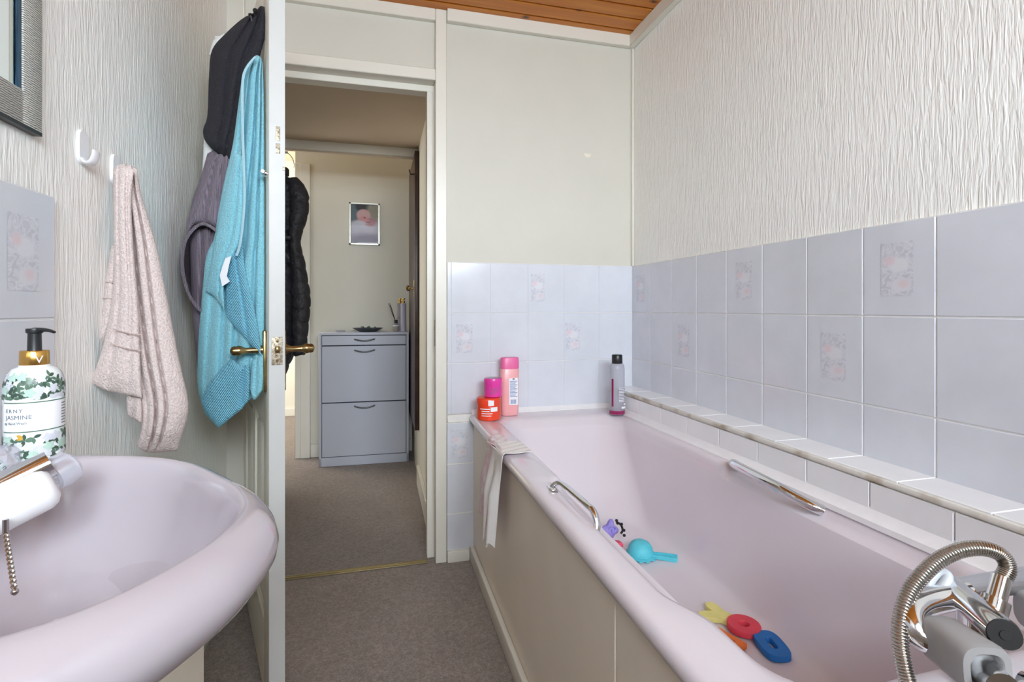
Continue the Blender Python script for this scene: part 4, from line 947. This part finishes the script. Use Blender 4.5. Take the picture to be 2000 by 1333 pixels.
bm = nb(); patch(bm, (.113, 3.56), .0206, 0, 2*PI-.01, zt+.036, zt+.043, 24); obj('white_band', bm, 'paperwhite', rd, smooth=False)
bm = nb(); lathe(bm, [(.0125, .056), (.0125, .078), (.011, .079), (.001, .079)], (.113, 3.56, zt), n=20); obj('black_collar', bm, 'black', rd)
for dx, dz in ((-.05, .19), (-.043, .192), (-.036, .18)):
    bm = nb(); tube(bm, [(.113, 3.56, zt+.06), (.113+dx, 3.56-.01, zt+dz)], .0018, 6); obj('reed', bm, 'black', rd)
bm = nb(); tube(bm, smoothpts([(.116, 3.56, zt+.078), (.122, 3.56, zt+.09), (.132, 3.56, zt+.096), (.134, 3.56, zt+.086)]), .001, 6); obj('tag_string', bm, 'black', rd)
def spray(x, y, mat, label):
    s = thing('spray_bottle', (x, y, zt), label, 'bottle', 'slim gold-capped bottles on the shoe cabinet')
    bm = nb(); lathe(bm, [(.017, 0), (.0195, .003), (.0185, .01), (.0175, .17), (.0185, .187), (.012, .192)], (x, y, zt), n=28); obj('bottle_body', bm, mat, s)
    bm = nb(); lathe(bm, [(.0105, .19), (.0105, .206), (.006, .208), (.006, .216), (.0125, .217), (.0125, .224), (.001, .225)], (x, y, zt), n=20); obj('gold_cap', bm, 'gold', s)
spray(.161, 3.545, 'lavender', 'slim lavender bottle with gold cap at the right end of the cabinet')
spray(.141, 3.60, 'clear', 'slim clear bottle with gold cap behind the lavender one')
bm = nb(); lathe(bm, [(.025, 0), (.032, .003), (.033, .012), (.031, .012), (.026, .005), (.001, .004)], (-.245, 3.56, zt), n=28, sy=.7)
tag(obj('clear_saucer', bm, 'clear'), 'small clear saucer at the left end of the shoe cabinet', 'dish')
# picture
pf = thing('picture_frame', (-.0945, HY, 1.4516), 'silver framed photograph of a baby on the hallway wall', 'picture')
x0, x1, z_0, z_1, yy = -.198, .008, 1.4516, 1.7455, HY
bm = nb()
for a in (((x0, yy-.018, z_0), (x1, yy, z_0+.013)), ((x0, yy-.018, z_1-.013), (x1, yy, z_1)), ((x0, yy-.018, z_0), (x0+.013, yy, z_1)), ((x1-.013, yy-.018, z_0), (x1, yy, z_1))): add_box(bm, *a, .002, 1)
obj('frame', bm, 'silver', pf)
bm = nb(); uvl = bm.loops.layers.uv.verify(); f = bm.faces.new([bm.verts.new(p) for p in ((x0+.012, yy-.006, z_0+.012), (x1-.012, yy-.006, z_0+.012), (x1-.012, yy-.006, z_1-.012), (x0+.012, yy-.006, z_1-.012))])
for l, c in zip(f.loops, ((0, 0), (1, 0), (1, 1), (0, 1))): l[uvl].uv = c
obj('print', bm, 'photo', pf, smooth=False)
obj('glazing', box((x0+.012, yy-.010, z_0+.012), (x1-.012, yy-.008, z_1-.012)), 'frameglass', pf, smooth=False)
# puffer coat on a hanger
CT = Vector((-.49, 2.98, .70))
ct = thing('puffer_coat', CT, 'long black puffer coat on a hanger in the hallway', 'coat')
def puff(lv, pitch, amp, nrm, n=40):
    """lv: (z, x left, x right, y centre, half depth); quilted rings"""
    zs = []; z = lv[0][0]; R = []
    steps = 150
    for i in range(steps+1):
        z = lv[0][0]+(lv[-1][0]-lv[0][0])*i/steps
        for a, b in zip(lv, lv[1:]):
            if a[0] >= z >= b[0]-1e-9: k = (a[0]-z)/max(1e-6, a[0]-b[0]); q = [a[j]*(1-k)+b[j]*k for j in range(5)]; break
        r = []
        for m in range(n):
            t = 2*PI*m/n; c = .25*math.sin(3*t+z*9)
            qz = abs(math.sin(PI*(z/pitch+.04*c)))
            am = 1-amp*(1-qz**.32)
            r.append(Vector(((q[1]+q[2])/2+(q[2]-q[1])/2*math.cos(t)*am, q[3]+q[4]*math.sin(t)*am, z+.006*math.sin(2*t+z*20))))
        R.append(r)
    bm = nb(); loft(bm, R); return bm
obj('coat_body', puff([(1.735, -.56, -.50, 2.97, .05), (1.70, -.62, -.45, 2.97, .07), (1.655, -.655, -.40, 2.97, .085), (1.55, -.655, -.405, 2.97, .095), (1.42, -.65, -.425, 2.97, .095), (1.375, -.65, -.442, 2.97, .08), (1.34, -.65, -.43, 2.97, .085), (1.2, -.655, -.415, 2.97, .10), (1.0, -.655, -.41, 2.97, .11), (.82, -.655, -.42, 2.97, .11), (.70, -.65, -.46, 2.97, .10), (.66, -.64, -.478, 2.97, .09)], .078, .13, 0), 'puffer', ct, angle=80)
obj('sleeve', puff([(1.70, -.50, -.415, 2.93, .03), (1.66, -.47, -.378, 2.93, .05), (1.60, -.462, -.358, 2.93, .06), (1.52, -.46, -.362, 2.93, .062), (1.40, -.465, -.398, 2.93, .055), (1.345, -.46, -.402, 2.93, .052), (1.25, -.455, -.378, 2.93, .055), (1.10, -.45, -.352, 2.92, .058), (1.02, -.45, -.350, 2.92, .058), (.90, -.45, -.362, 2.92, .055), (.78, -.44, -.372, 2.92, .05), (.765, -.435, -.38, 2.92, .04)], .072, .17, 0), 'puffer', ct, angle=80)
bm = nb(); lathe(bm, [(.03, 0), (.05, .01), (.05, .04), (.045, .05)], (-.53, 2.97, 1.715), n=24, sx=1.3); obj('collar', bm, 'puffer', ct)
bm = nb(); add_box(bm, (-.645, 2.875, 1.368), (-.44, 3.06, 1.392), .01, 2); obj('belt', bm, 'puffer', ct)
bm = nb(); tube(bm, smoothpts([(-.52, 2.96, 1.74), (-.515, 2.96, 1.80), (-.50, 2.96, 1.83), (-.47, 2.955, 1.84), (-.445, 2.95, 1.81), (-.437, 2.95, 1.775), (-.443, 2.95, 1.765)], 6), .0022, 8)
tube(bm, [(-.66, 2.96, 1.84), (-.47, 2.955, 1.845)], .006, 10); hg = obj('wire_hanger', bm, 'silver', ct)

# ------------------------------------------------------------------ light
w = bpy.data.worlds.new('world'); S.world = w; w.use_nodes = True
bg = w.node_tree.nodes['Background']; bg.inputs[0].default_value = (.75, .86, 1, 1); bg.inputs[1].default_value = 1.0
def area(name, loc, rot, sx, sy, e, col, spread=PI):
    l = bpy.data.lights.new(name, 'AREA'); l.shape = 'RECTANGLE'; l.size = sx; l.size_y = sy; l.energy = e; l.color = col; l.spread = spread
    o = bpy.data.objects.new(name, l); COL.objects.link(o); o.location = loc; o.rotation_euler = rot; return o
area('window_daylight', (.28, YB-.6, 2.25), (PI/2-.48, 0, 0), 3.2, 1.7, 820, (.83, .925, 1.0))
area('side_room_fill', (-1.62, 4.4, 1.4), (0, -PI/2, 0), 1.2, 1.2, 44, (1.0, .97, .9))  # added fill lamp, no window modelled behind it; brightens the hallway
vs = S.view_settings; vs.view_transform = 'Standard'; vs.look = 'None'; vs.gamma = 1; vs.use_curve_mapping = False; vs.exposure = -.2
S.cycles.max_bounces = 10; S.cycles.diffuse_bounces = 6; S.cycles.transparent_max_bounces = 12
S.cycles.use_denoising = True
S.cycles.sample_clamp_indirect = 6
